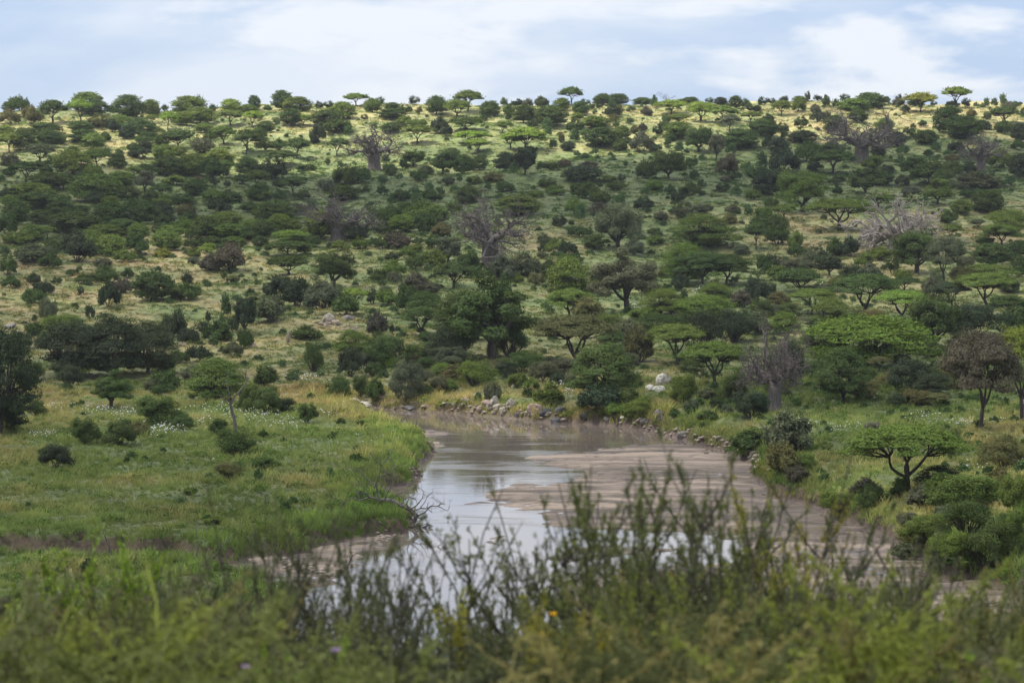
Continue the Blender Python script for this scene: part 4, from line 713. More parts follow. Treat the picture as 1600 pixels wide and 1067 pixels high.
for it, x, y, z in zip(items, hx, hyy, hz_):
    k = it['k']; nm = NAME[k]; ms = M[k]
    if nm == 'bush':
        nb += 1
        if nb > 290: EXTRA.append((float(x), float(y), float(z), it['w']/F*y, (it['base']-it['top'])/F*y)); continue
    h = (it['base']-it['top'])/F*y; w = it['w']/F*y
    i = usem.get(k, 0); usem[k] = i + 1
    if k == 'n': i = {585: 1, 527: 0, 765: 0, 1346: 2, 1532: 1, 1210: 2}.get(int(round(it['x'])), i)
    m_ = ms[(i*7 + int(it['x'])) % len(ms)] if k not in 'n' else ms[i % len(ms)]
    base = np.array(TINT[it['t']])*rng.uniform(0.86, 1.16)
    base = base*np.array([rng.uniform(.92, 1.1), 1, rng.uniform(.9, 1.1)])
    sink = 0.0
    if k in 'rRgsdD': h *= 1.03
    if k in 'nm': w *= 1.15; h *= 1.08
    W0, H0 = extent(m_)
    place(m_, nm, x, y, z - 0.02*h, w/W0*1.13, max(h, 0.5)/H0*1.04, rng.uniform(0, 6.28) if k not in 'nm' else rng.uniform(0, 6.28), base, it['label'], CATEGORY[nm], GROUP[nm])

# ---------------------------------------------------------------- rocks
def rock_mesh(seed, rough=0.28):
    bm = bmesh.new(); bmesh.ops.create_icosphere(bm, subdivisions=3, radius=1.0); r = random.Random(seed)
    pl = [(Vector((r.gauss(0, 1), r.gauss(0, 1), r.gauss(0, .8))).normalized(), r.uniform(.55, .85)) for _ in range(9)]
    ph = [r.uniform(0, 6) for _ in range(6)]
    for v in bm.verts:
        d = v.co.normalized(); k = 1.0
        for nn, c in pl:
            t = d.dot(nn)
            if t > 1e-3: k = min(k, c/t)
        k *= 1 + 0.05*math.sin(7*d.x+ph[0])*math.sin(6*d.y+ph[1]) + 0.03*math.sin(15*d.z+ph[2]+4*d.x)
        v.co = d*k
    me = bpy.data.meshes.new('rock'); bm.to_mesh(me); bm.free(); me.materials.append(ROCK); return me
RM = [rock_mesh(s) for s in (1, 2, 3, 4, 5)]
PALE, TANR, GREY, DARK, WHITE, PINK = (.36,.31,.24), (.30,.23,.16), (.20,.175,.155), (.07,.066,.068), (.47,.43,.35), (.36,.25,.20)
ROCKS = [ # px, foot, width, height, colour, label
 (1037,601,22,16,WHITE,'large white weathered boulder on the slope above the river bend'),(1016,611,16,9,WHITE,'flat white block just below the large white boulder'),(1030,613,20,9,(.5,.48,.40),'mossy pale slab leaning under the large white boulder'),
 (770,646,20,17,PALE,'biggest pale round boulder on the far waterline'),(786,650,13,12,PALE,'pale boulder right of the biggest round one at the waterline'),(780,652,18,5,PALE,'low flat pale slab at the foot of the round boulders'),(727,638,16,9,TANR,'pinkish boulder at the far waterline left of the round boulders'),
 (836,652,24,16,PINK,'sloping pinkish rock face beside the black river boulders'),(853,660,20,12,DARK,'black boulder standing in the water at the far bank'),(870,661,22,10,DARK,'flat black boulder right beside its neighbour in the water'),(876,654,18,10,DARK,'jagged dark rock behind the two black water boulders'),(913,661,20,11,DARK,'dark sloping rock under the overhanging bank bushes'),
 (948,660,9,4,WHITE,'first of three small white stones above the waterline'),(960,660,10,4,WHITE,'second of three small white stones above the waterline'),(975,656,14,4,WHITE,'longest of three small white stones above the waterline'),
 (1030,664,16,15,(.17,.14,.125),'grey upright rock in the eroded right bank'),(1068,688,22,12,(.14,.125,.11),'grey slab rock jutting out at the muddy water corner'),(1010,668,18,8,GREY,'low grey rocks below the eroded bank hollow'),
 (513,505,18,13,PALE,'cream boulder in the rock outcrop above the meadow'),(525,508,16,9,TANR,'tan boulder in the rock outcrop above the meadow'),(545,500,18,7,GREY,'grey flat boulder at the right of the outcrop'),(450,537,7,18,TANR,'tall narrow rock on the slope left of the outcrop'),(392,543,16,7,PINK,'pinkish rock beside the dark bushes on the left slope'),
 (595,625,18,11,PINK,'pinkish boulder among the bushes on the far left shore'),(575,635,28,6,WHITE,'long whitish ledge at the far left shore'),(556,634,18,6,PALE,'pale ledge end where the meadow hides the shore'),(640,641,22,5,GREY,'low grey shelf along the far waterline'),(668,641,20,5,TANR,'tan shelf stone along the far waterline'),(700,644,24,5,PALE,'pale flat stone along the far waterline'),(712,640,14,6,PALE,'small cream stone behind the flat waterline stone'),(753,644,16,8,TANR,'tan rock left of the biggest pale round boulder'),(760,635,16,8,PINK,'pinkish rock higher up behind the round boulder'),
 (745,622,10,6,WHITE,'pale stone in the dry grass above the round boulder'),(798,644,14,12,PALE,'pale upright rock between the round boulders and the pink face'),(808,650,12,8,GREY,'grey rock beside the pink rock face'),(1370,560,24,9,(.2,.19,.18),'grey boulder in the shade under the broad bright acacia'),
 (15,513,20,6,GREY,'grey flat rock in the dry grass at the left edge'),(285,542,12,6,PINK,'pink rock between the dark bushes on the left slope'),(697,803,16,5,(.22,.19,.17),'flat dark stone in the water beyond the driftwood tips'),(1205,719,22,4,(.5,.43,.36),'pale sandbank rim stone at the right bank')]
rx_, ry_, rz_ = hit([r[0] for r in ROCKS], [r[1] for r in ROCKS])
for i, (r, x, y, z) in enumerate(zip(ROCKS, rx_, ry_, rz_)):
    o = link('boulder', RM[i % 5]); w = r[2]/F*y; h = r[3]/F*y
    o.location = (x, y + w*0.3, z + h*0.3); o.scale = (w*0.58, w*0.5, h*0.8); o.rotation_euler = (rng.uniform(-.15, .15), rng.uniform(-.2, .2), rng.uniform(-.5, .5))
    c = np.array(r[4])*rng.uniform(.9, 1.1); o.color = (*c, 1); tag(o, r[5], 'boulder', 'boulders along the river and slope')
# countless stones of the shore
v_, q_ = [], []; n0 = 0
ico = bmesh.new(); bmesh.ops.create_icosphere(ico, subdivisions=1, radius=1); iv = np.array([v.co[:] for v in ico.verts]); it_ = np.array([[v.index for v in f.verts] for f in ico.faces]); ico.free()
SH = [(545,634,600,640,40,.2),(600,638,720,645,50,.2),(700,638,800,652,60,.34),(800,648,880,660,40,.34),(960,664,1050,682,70,.3),(1040,676,1150,704,50,.3),(500,505,560,515,50,.4),(640,735,670,760,60,.25),(660,690,680,715,60,.25),(440,880,540,905,90,.3),(1150,700,1200,735,60,.4),(590,838,640,850,40,.25)]
for x0, y0, x1, y1, n, s in SH:
    t = rng.uniform(0, 1, n); px = x0 + (x1-x0)*t + rng.normal(size=n)*2; py = y0 + (y1-y0)*t + rng.normal(size=n)*3.2
    X, Y, Z = hit(px, py)
    for a, b, c in zip(X, Y, Z):
        k = s*rng.uniform(.35, 1.2); v_.append(iv*(1+0.25*rng.normal(size=iv.shape)*0.5)*np.array([k*1.3, k, k*.6]) + np.array([a, b, c + k*.2])); q_.append(it_ + n0); n0 += len(iv)
so = link('shore_stones', mesh_np('shore_stones', np.concatenate(v_), None, np.concatenate(q_), ROCK)); so.color = (.36, .285, .22, 1); tag(so, kind='stuff')

# ---------------------------------------------------------------- dead wood
def dead(px, base, top, nm, label, lean, depth=4, r=0.2, L=2.4, spread=0.45, up=0.25, group=None, rot=0.0, mat=None, tilt=(0, 0)):
    x, y, z = [float(q[0]) for q in hit(px, base)]
    me = snag(lean, L, r, depth, spread, up, mat); co = np.array([v.co[:] for v in me.vertices]); h0 = co[:, 2].max()
    s = (base-top)/F*y/h0
    o = link(nm, me); o.location = (x, y, z); o.scale = (s, s, s); o.rotation_euler = (tilt[0], tilt[1], rot); tag(o, label, 'dead wood' if nm != 'dead_tree' else 'tree', group); return o
# forked dead tree on the meadow
x, y, z = [float(q[0]) for q in hit(369, 676)]
t_ = bpy.data.objects.new('dead_tree', None); C.objects.link(t_); t_.location = (x, y, z); tag(t_, 'slim forked dead tree with bare crooked limbs standing among the meadow bushes', 'tree')
k = y/F
def P3(px, py, dy=0.0): return np.array([(px-369)*k, dy, (676-py)*k])
g = Geo(); g.tube([P3(369,682), P3(368,668), P3(366,655,.2), P3(362,640,.1), P3(360,630)], [0.30, .26, .22, .2, .18], 7); link('trunk', g.mesh('dead_trunk', DEADW), t_)
for pts, r0 in ((((360,630),(356,622),(358,612),(355,600),(356,590),(358,580)), .13), (((361,632),(366,620),(374,612),(381,604),(386,595),(384,586),(380,581)), .14), (((360,634),(352,626),(345,617),(340,612)), .08), (((384,590),(385,580),(386,572)), .06), (((366,622),(364,612),(367,604)), .05), (((356,600),(352,594),(350,588)), .04), (((364,660),(358,654),(352,652)), .05), (((374,612),(379,614),(384,612)), .04)):
    g = Geo(); n = len(pts); g.tube([P3(a, b, 0.15*math.sin(i*1.7+a)) for i, (a, b) in enumerate(pts)], np.linspace(r0, r0*.35, n), 6); link('branch', g.mesh('dead_branch', DEADW), t_)
# fallen tree that reaches from the meadow bank into the river
x, y, z = [float(q[0]) for q in flat([640], [822])] + [0.0]
t_ = bpy.data.objects.new('fallen_tree', None); C.objects.link(t_); t_.location = (x, y, 0); tag(t_, 'bleached fallen tree with tangled bare branches reaching over the river edge', 'tree')
k = y/F
def P4(px, py, dy=0.0): return np.array([(px-640)*k, dy, max(0.0, (822-py)*k)])
g = Geo(); g.tube([P4(590,786,2.5), P4(600,784,2), P4(612,784,1.5), P4(625,790,1), P4(640,796,.5), P4(652,806,0), P4(646,816,0), P4(638,824,0)], [.20,.22,.2,.22,.24,.26,.24,.2], 7); link('trunk', g.mesh('fallen_trunk', DEADW), t_)
LIMBS = [((590,786),(588,770),(585,760),(590,748),(595,730),(600,722)), ((592,784),(575,780),(560,785),(548,780),(535,788),(522,786),(515,780)), ((600,783),(605,770),(612,758),(618,748),(616,735)), ((606,784),(620,772),(630,768),(640,770),(648,762)), ((560,785),(553,795),(545,800)), ((560,783),(556,770),(560,758)),
 ((585,760),(572,752),(562,742),(552,738)), ((585,765),(577,760),(570,768)), ((590,748),(600,742),(608,738),(613,728)), ((652,806),(664,800),(672,790),(684,790),(694,796),(700,798)), ((640,796),(652,788),(660,778),(662,768),(656,762)), ((645,798),(656,794),(664,784),(668,775)), ((625,790),(632,780),(640,776),(650,780)), ((652,808),(660,812),(668,806)), ((615,785),(618,796),(624,804),(634,806)), ((575,780),(568,772),(560,772)), ((640,796),(636,786),(640,776),(636,768)), ((684,790),(690,786),(696,788)), ((535,788),(530,795),(522,798)), ((600,722),(606,716),(606,706)), ((595,730),(588,724),(582,716)), ((656,794),(668,794),(676,800))]
for j, pts in enumerate(LIMBS):
    g = Geo(); n = len(pts); pp = [P4(a, b, 0.4*math.sin(i*1.3+j) + (2.0 if a < 600 else 0)) for i, (a, b) in enumerate(pts)]
    pp = [p for p in pp]; g.tube(pp, np.linspace(.11 if j < 2 else .07, .022, n), 5)
    for s in range(4):
        i = int(rng.integers(1, n)); grow(g, pp[i], (rng.normal(), rng.normal()*.5, rng.normal()*.6+.4), .55, .03, 2, .6, .1, .2, .7, (1, 2), .012)
    link('branch', g.mesh('fallen_branch', DEADW), t_)
g = Geo(); 
for j in range(40):
    a = rng.uniform(-1.6, 1.2); g.tube([np.array([a + 0.6, rng.uniform(-.8, .3), 0.02]) + rng.normal(size=3)*.15*[1, 1, .6], np.array([a + 1.3, rng.uniform(-.8, .3), 0.25]) + rng.normal(size=3)*.2], [.06, .03], 4)
o = link('driftwood', g.mesh('driftwood', DEADW)); o.location = (x, y - 1.0, 0.02); tag(o, 'dark clump of flood debris in the water under the fallen tree', 'driftwood')
dead(302, 885, 818, 'broken_snag', 'leaning pair of bare poles before the cut bank, right one of the snags', 0.25, 3, .16, 2.6, .35, .3, rot=0.2)
dead(320, 884, 822, 'broken_snag', 'long bent bare branch arching right in front of the cut bank', 0.7, 3, .14, 2.6, .4, .15, rot=-0.1)
dead(172, 870, 820, 'broken_snag', 'dark broken root stump with upright splinters in the cut bank', 0.02, 3, .2, 1.4, .3, .4)
dead(540, 895, 850, 'root_stump', 'tangled brown root stump at the sandy river edge behind the front bushes', 0.2, 4, .22, 1.0, .7, .2)

# ---------------------------------------------------------------- birds
def bird(px, base, hpx, label, col, duck=False):
    x, y = [float(q[0]) for q in flat([px], [base], 0.02)]; s = hpx/F*y
    g = Geo(); m, n, l, out = new_mat('plumage'); p = N(n, 'ShaderNodeBsdfPrincipled'); p.inputs['Base Color'].default_value = (*col, 1); p.inputs['Roughness'].default_value = .8; l.new(p.outputs[0], out.inputs[0])
    b = 0.45 if not duck else 0.35
    g.tube([(-.42, 0, b-.06), (-.3, 0, b), (-.1, 0, b+.06), (.12, 0, b+.08), (.24, 0, b+.14), (.28, 0, b+.3), (.30, 0, b+.42), (.36, 0, b+.46), (.42, 0, b+.45), (.56, 0, b+.43)] if not duck else [(-.6, 0, b+.05), (-.4, 0, b), (-.1, 0, b), (.2, 0, b+.03), (.36, 0, b+.2), (.4, 0, b+.35), (.48, 0, b+.4), (.6, 0, b+.37)],
           [.02, .07, .13, .14, .10, .045, .04, .055, .04, .006] if not duck else [.02, .12, .2, .2, .1, .07, .09, .02], 8)
    for sy in (-.05, .05): g.tube([(0, sy, b), (.02, sy, b*.5), (0, sy, -.02)], [.025, .016, .016], 4)
    o = link('wading_bird' if not duck else 'goose', g.mesh('bird', m, True)); o.location = (x, y, 0); o.scale = (s, s, s); o.rotation_euler = (0, 0, 2.6); tag(o, label, 'bird')
bird(670, 823, 8, 'small dark wading bird standing in shallow water beside the driftwood clump', (.07, .06, .055))
bird(700, 812, 6, 'small wader in the open water beyond the branch tips', (.12, .10, .09))
bird(845, 945, 8, 'brown goose standing in the water behind the yellow-flowered front bush', (.16, .11, .06), True)

# ---------------------------------------------------------------- grass, low scrub and flowers: nobody could count them
def sward_material():
    m, n, l, out = new_mat('sward')
    at = N(n, 'ShaderNodeAttribute', attribute_name='tone', attribute_type='INSTANCER'); g = N(n, 'ShaderNodeNewGeometry')
    hs = N(n, 'ShaderNodeHueSaturation'); l.new(at.outputs['Color'], hs.inputs['Color'])
    v = math_(n, l, 'MULTIPLY_ADD', g.outputs['Random Per Island'], 0.5); v.node.inputs[2].default_value = 0.85; l.new(v, hs.inputs['Value'])
    d = N(n, 'ShaderNodeBsdfDiffuse'); t = N(n, 'ShaderNodeBsdfTranslucent'); l.new(hs.outputs[0], d.inputs[0]); l.new(hs.outputs[0], t.inputs[0])
    mx = N(n, 'ShaderNodeMixShader'); mx.inputs[0].default_value = 0.3; l.new(d.outputs[0], mx.inputs[1]); l.new(t.outputs[0], mx.inputs[2]); l.new(mx.outputs[0], out.inputs[0]); return m
SWARD = sward_material()
def tuft(n, h, spread, lean=0.35, wid=0.02):
    v, t = [], []
    for i in range(n):
        a = rng.uniform(0, 6.28); r = spread*math.sqrt(rng.uniform()); b = np.array([math.cos(a)*r, math.sin(a)*r, -.05]); hh = h*rng.uniform(.5, 1.1); th = rng.uniform(0, 6.28); th2 = rng.uniform(0, 6.28)
        s = np.array([math.cos(th), math.sin(th), 0])*wid; d = np.array([math.cos(th2), math.sin(th2), 0])*hh*lean
        v += [b-s, b+s, b+d*.4+s*.8+[0, 0, hh*.6], b+d*.4-s*.8+[0, 0, hh*.6], b+d+[0, 0, hh]]; k = 5*i
        t += [(k, k+1, k+2), (k, k+2, k+3), (k+3, k+2, k+4)]
    return mesh_np('tuft', v, None, t, SWARD)
def herb(n, w, h, size):
    g = Geo(); d = rng.normal(size=(n, 3)); d /= np.linalg.norm(d, axis=1)[:, None]; d[:, 2] = abs(d[:, 2]); d *= (rng.uniform(.3, 1, n)**.5)[:, None]
    g.leaves(d*np.array([w, w, h]), size, .4); return g.mesh('herb', SWARD)
def scatter(name, protos, x, y, z, scale, tones, which):
    pc = bpy.data.collections.new(name + '_kinds')
    for i, me in enumerate(protos):
        o = bpy.data.objects.new('%s_kind_%02d' % (name, i), me); pc.objects.link(o)
    me = bpy.data.meshes.new(name); n = len(x); me.vertices.add(n); me.vertices.foreach_set('co', np.stack([x, y, z], -1).astype(np.float32).ravel())
    a = me.attributes.new('tone', 'FLOAT_COLOR', 'POINT'); a.data.foreach_set('color', np.concatenate([tones, np.ones((n, 1))], 1).astype(np.float32).ravel())
    a = me.attributes.new('size', 'FLOAT_VECTOR', 'POINT'); a.data.foreach_set('vector', scale.astype(np.float32).ravel())
    a = me.attributes.new('turn', 'FLOAT_VECTOR', 'POINT'); a.data.foreach_set('vector', np.stack([rng.normal(size=n)*.06, rng.normal(size=n)*.06, rng.uniform(0, 6.28, n)], -1).astype(np.float32).ravel())
    a = me.attributes.new('which', 'INT', 'POINT'); a.data.foreach_set('value', which.astype(np.int32))
    o = link(name, me); tag(o, kind='stuff')
    ng = bpy.data.node_groups.new(name, 'GeometryNodeTree'); ng.interface.new_socket('Geometry', in_out='INPUT', socket_type='NodeSocketGeometry'); ng.interface.new_socket('Geometry', in_out='OUTPUT', socket_type='NodeSocketGeometry')
    gi = ng.nodes.new('NodeGroupInput'); go_ = ng.nodes.new('NodeGroupOutput'); ip = ng.nodes.new('GeometryNodeInstanceOnPoints'); ci = ng.nodes.new('GeometryNodeCollectionInfo')
    ci.inputs['Collection'].default_value = pc; ci.inputs['Separate Children'].default_value = True; ci.inputs['Reset Children'].default_value = True
    ip.inputs['Pick Instance'].default_value = True
    def na(t, nm):
        q = ng.nodes.new('GeometryNodeInputNamedAttribute'); q.data_type = t; q.inputs['Name'].default_value = nm; return q.outputs['Attribute']
    L = ng.links
    L.new(gi.outputs[0], ip.inputs['Points']); L.new(ci.outputs[0], ip.inputs['Instance']); L.new(na('INT', 'which'), ip.inputs['Instance Index'])
    e2r = ng.nodes.new('FunctionNodeEulerToRotation'); L.new(na('FLOAT_VECTOR', 'turn'), e2r.inputs[0]); L.new(e2r.outputs[0], ip.inputs['Rotation']); L.new(na('FLOAT_VECTOR', 'size'), ip.inputs['Scale'])
    L.new(ip.outputs[0], go_.inputs[0]); md = o.modifiers.new('scatter', 'NODES'); md.node_group = ng; return o
from math import pi
def cloudpts(n, y0, y1, power):
    u = rng.uniform(0, 1, n); e = 1.0 - power   # density falls with distance
    y = (y0**(e+1) + u*(y1**(e+1) - y0**(e+1)))**(1/(e+1)) if abs(e+1) > 1e-6 else y0*(y1/y0)**u
    return rng.uniform(-.2, .2, n)*(y + 12), y
TUFTS = [tuft(16, .55, .30), tuft(14, .75, .22, .5), tuft(20, .4, .42, .6), tuft(12, .9, .2, .4, .025)]
HERBS = [herb(60, .8, .5, .13), herb(46, .6, .7, .12)]
x, y = cloudpts(95000, 176, 470, 1.6)
z, s, sb, lo = ground(x, y, True)
okm = (s > 0.35) & (z > 0.16) & ((lo > .3) | (lo < -1.3)); x, y, z, s = x[okm], y[okm], z[okm], s[okm]
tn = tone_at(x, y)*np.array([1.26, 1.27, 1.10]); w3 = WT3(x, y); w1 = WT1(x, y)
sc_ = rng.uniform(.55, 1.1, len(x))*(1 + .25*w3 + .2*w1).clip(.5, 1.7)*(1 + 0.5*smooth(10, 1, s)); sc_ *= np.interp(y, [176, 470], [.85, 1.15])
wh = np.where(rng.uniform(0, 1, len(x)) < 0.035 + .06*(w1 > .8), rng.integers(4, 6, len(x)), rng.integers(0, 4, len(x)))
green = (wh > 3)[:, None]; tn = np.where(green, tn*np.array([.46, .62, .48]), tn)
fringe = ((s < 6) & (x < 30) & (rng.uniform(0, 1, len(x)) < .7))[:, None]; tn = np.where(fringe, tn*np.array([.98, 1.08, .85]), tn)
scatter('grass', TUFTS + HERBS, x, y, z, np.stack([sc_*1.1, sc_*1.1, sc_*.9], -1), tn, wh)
x, y = cloudpts(62000, 460, 1345, 1.3); z = ground(x, y)
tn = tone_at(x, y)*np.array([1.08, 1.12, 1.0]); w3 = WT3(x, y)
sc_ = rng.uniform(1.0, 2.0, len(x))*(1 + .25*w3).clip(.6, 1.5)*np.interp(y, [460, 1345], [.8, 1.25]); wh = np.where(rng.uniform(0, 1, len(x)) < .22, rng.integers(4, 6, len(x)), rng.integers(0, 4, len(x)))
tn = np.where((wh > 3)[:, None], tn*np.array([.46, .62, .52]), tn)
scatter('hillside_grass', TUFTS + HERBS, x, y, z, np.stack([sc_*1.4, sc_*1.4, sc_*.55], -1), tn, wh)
# low scrub between the bushes, denser in the shade belt
bs = bush('round', 900, .5); bs2 = bush('spiky', 500, .55); SCR = []
for b_ in (bs, bs2):
    me = b_[1][1].copy(); me.materials.clear(); me.materials.append(SWARD); SCR.append(me)
# tall growth that hangs over the cut bank and the water's edge
x, y = cloudpts(150000, 178, 440, 1.2); z, s, sb, lo = ground(x, y, True)
okm = (((lo > .35) & (lo < 1.3) & (x*0 + rng.uniform(0, 1, len(x)) < .6)) | ((lo < -1.6) & (lo > -2.6)) | ((s > .3) & (s < 3.2) & (lo > 0))) & (s > .3) & (rng.uniform(0, 1, len(x)) < .75); x, y, z = x[okm], y[okm], z[okm]
tn = tone_at(x, y)*np.array([1.1, 1.2, .95])*rng.uniform(.7, 1.2, (len(x), 1)); sc_ = rng.uniform(.7, 1.5, len(x))
scatter('bank_grass', TUFTS + HERBS, x, y, z, np.stack([sc_*1.1, sc_*1.1, sc_*.9], -1), tn, rng.integers(0, 4, len(x)))
x, y = cloudpts(4200, 455, 1335, .9); kz = rng.uniform(0, 1, len(x)); dens = .35 + .5*smooth(.3, -.6, WT1(x, y)) + .2*(WT2(x, y) > 0) ; okm = kz < dens*.6; x, y = x[okm], y[okm]; z = ground(x, y)
sc_ = rng.uniform(.10, .30, len(x))**1.0; EX = np.array(EXTRA); x, y, z = np.concatenate([x, EX[:, 0]]), np.concatenate([y, EX[:, 1]]), np.concatenate([z, EX[:, 2]]); sxy, szz = np.concatenate([sc_, EX[:, 3]/8.6]), np.concatenate([sc_*.75, EX[:, 4]/6.3])
tn = np.array([.055, .092, .034])*rng.uniform(.7, 1.7, len(x))[:, None] + tone_at(x, y)*.12
scatter('scrub', SCR, x, y, z, np.stack([sxy, sxy, szz], -1), tn, rng.integers(0, 2, len(x)))
x, y = cloudpts(2600, 200, 455, 1.0); z, s, sb, lo = ground(x, y, True); okm = (s > 1.2) & (z > .5) & (rng.uniform(0, 1, len(x)) < np.where(x > 15, .45, .08)); x, y, z = x[okm], y[okm], z[okm]
sc_ = rng.uniform(.07, .2, len(x)); tn = np.array([.06, .098, .030])*rng.uniform(.7, 1.7, len(x))[:, None]
scatter('bank_scrub', SCR, x, y, z, np.stack([sc_, sc_, sc_*.8], -1), tn, rng.integers(0, 2, len(x)))
# white flowers
FL = [(85,640,14,3,45),(160,645,30,5,120),(200,648,20,5,60),(70,685,26,3,75),(250,675,40,8,230),(300,665,30,8,110),(340,645,30,8,110),(400,655,40,10,130),(185,655,12,6,30),(450,668,30,8,40),(510,650,20,5,35),(535,640,12,3,15),(475,595,14,5,60),(500,597,12,4,30),
 (550,585,9,5,40),(560,580,8,4,25),(590,690,40,6,15),(1270,668,18,4,40),(1240,665,20,5,30),(1340,672,20,4,30),(1320,678,16,4,30),(1450,660,30,3,45),(1490,665,30,4,60),(1510,668,25,4,50),(1450,650,16,4,16),(1560,664,25,3,30),(1455,622,14,3,14),(1590,620,10,3,10),(1512,736,6,4,25),(1545,728,10,3,28),(1575,726,16,5,50),(1592,733,12,6,30),(1535,740,10,3,12),
 (870,605,10,6,50),(885,612,9,8,45),(825,610,10,5,30),(800,615,6,4,16),(1095,448,8,8,40),(1090,458,14,4,30),(990,482,6,4,25),(1055,495,8,2,10),(1230,510,10,4,24),(1225,512,14,3,30),(1240,485,5,3,14),(1240,500,4,2,10),(1280,448,6,4,18),(1378,418,6,2,10),(1350,495,4,2,10),(640,183,50,6,50),(500,205,50,8,35),(800,180,60,5,40),(880,192,60,8,60),(1030,190,20,6,40),(1240,190,50,6,50),(1390,190,60,8,60),(1570,190,40,10,60),(300,200,60,10,40),(120,262,40,5,50),(450,230,40,8,20),(700,185,30,6,40),(1060,400,40,6,20),(900,400,60,15,16),(560,230,60,10,25),(230,740,100,30,10),(1500,165,60,4,30)]
px = np.concatenate([rng.normal(f[0], f[2]*.6, int(f[4]*.6)) for f in FL]); py = np.concatenate([rng.normal(f[1], f[3]*.7, int(f[4]*.6)) for f in FL])
X, Y, Z = hit(px, py); okm = (ground(X, Y, True)[1] > .8); X, Y, Z = X[okm], Y[okm], Z[okm]
oc = np.array([(1, 0, 0), (-1, 0, 0), (0, 1, 0), (0, -1, 0), (0, 0, .6), (0, 0, -.6)]); of = np.array([(0, 2, 4), (2, 1, 4), (1, 3, 4), (3, 0, 4), (2, 0, 5), (1, 2, 5), (3, 1, 5), (0, 3, 5)])
s_ = rng.uniform(.035, .085, len(X))*np.interp(Y, [250, 1300], [1.0, 3.6]); hgt = rng.uniform(.35, .95, len(X))
V = (oc[None]*s_[:, None, None] + np.stack([X, Y, Z + hgt], -1)[:, None, :]).reshape(-1, 3); T_ = (of[None] + (np.arange(len(X))*6)[:, None, None]).reshape(-1, 3)
m, n, l, out = new_mat('white_petals'); p = N(n, 'ShaderNodeBsdfDiffuse'); p.inputs[0].default_value = (.80, .80, .77, 1); l.new(p.outputs[0], out.inputs[0])
tag(link('white_flowers', mesh_np('white_flowers', V, None, T_, m)), kind='stuff')
# sun-bleached tufts of petals sit on stalks
v = []; t = []
for i, (a, b, c, h) in enumerate(zip(X, Y, Z, hgt)):
    v += [(a-.01, b, c-.05), (a+.01, b, c-.05), (a, b, c+h)]; t.append((3*i, 3*i+1, 3*i+2))
m, n, l, out = new_mat('flower_stalk'); p = N(n, 'ShaderNodeBsdfDiffuse'); p.inputs[0].default_value = (.08, .12, .04, 1); l.new(p.outputs[0], out.inputs[0])
tag(link('flower_stalks', mesh_np('flower_stalks', v, None, t, m)), kind='stuff')
# ---------------------------------------------------------------- shrubs on the bluff right in front of the viewer
LEAF_NEAR = leaf_material('near_leaf', 0.38, 0.6, 0.015)
def front_shrub(stems=11, branches=12, per=8, leaf=.0105, spread=.45, broad=False, hgt=2.0):
    """wiry stems that throw out long curving side branches, each feathered with short twigs and small leaves; 2 m tall"""
    gs, gl = Geo(), Geo(); cs = []
    def feather(pts, n_t, ln0):
        n = len(pts)
        for k in range(n_t):
            f = rng.uniform(.15, 1.0)*(n-1); i = min(n-2, int(f)); q = pts[i] + (pts[i+1]-pts[i])*(f-i); ax = pts[i+1]-pts[i]; ax = ax/(np.linalg.norm(ax)+1e-9)
            d = ax*rng.uniform(.5, 1.2) + rng.normal(size=3)*.55; d /= np.linalg.norm(d); ln = ln0*rng.uniform(.4, 1.2)*(1.2 - .7*f/(n-1)); e = q + d*ln
            gs.tube([q, (q+e)/2 + rng.normal(size=3)*.006, e], [.0030, .0022, .0014], 3)
            m_ = rng.uniform(.15, 1.08, per)[:, None]; cs.append(q + (e-q)*m_ + rng.normal(size=(per, 3))*(.008 if not broad else .022))
    for s in range(stems):
        a = rng.uniform(0, 6.28); sp = spread*math.sqrt(rng.uniform(0, 1)); L = hgt*rng.uniform(.6, 1.05)*(1 - .2*sp)
        p0 = np.array([math.cos(a)*.1, math.sin(a)*.1, -.1]); n = 9; t = np.linspace(0, 1, n)[:, None]
        dv = np.array([math.cos(a)*sp, math.sin(a)*sp, 1.0]); bend = np.array([rng.normal()*.2, rng.normal()*.2, 0])
        pts = p0 + dv*t*L + bend*np.sin(t*3.1)*L*.5 + rng.normal(size=(n, 3))*.014; gs.tube(pts, np.linspace(.014, .003, n), 5); feather(pts[3:], 14, .10)
        for k in range(branches):
            f = rng.uniform(.2, .93); i = min(n-2, int(f*(n-1))); q = pts[i]; th = rng.uniform(0, 6.28); ln = L*rng.uniform(.16, .42)*(1.1 - f*.55); op = rng.uniform(.45, 1.1)
            tt = np.linspace(0, 1, 6)[:, None]; bp_ = q + np.array([math.cos(th)*op, math.sin(th)*op, .75])*tt*ln + np.array([0, 0, .3*ln])*tt**2 + rng.normal(size=(6, 3))*.01
            gs.tube(bp_, np.linspace(.0065, .002, 6), 4); feather(bp_, 13, .09)
    gl.leaves(np.concatenate(cs), leaf, .3, .5 if not broad else .62)
    return [('stem', gs.mesh('shrub_stem', BARK)), ('foliage', gl.mesh('shrub_foliage', LEAF_NEAR))]
FS = {'w': [front_shrub(12), front_shrub(9, 14, 9), front_shrub(13, 11, 9)], 'l': [front_shrub(10, 8, 6, .024, .6, True), front_shrub(11, 8, 6, .020, .7, True)], 'v': [front_shrub(3, 13, 10, .011, .2), front_shrub(4, 12, 10, .011, .3)]}
FT = {'0': (.135, .155, .058), '1': (.165, .188, .052), '2': (.22, .31, .035), '3': (.165, .17, .09), '4': (.27, .25, .035), '5': (.10, .115, .048)}
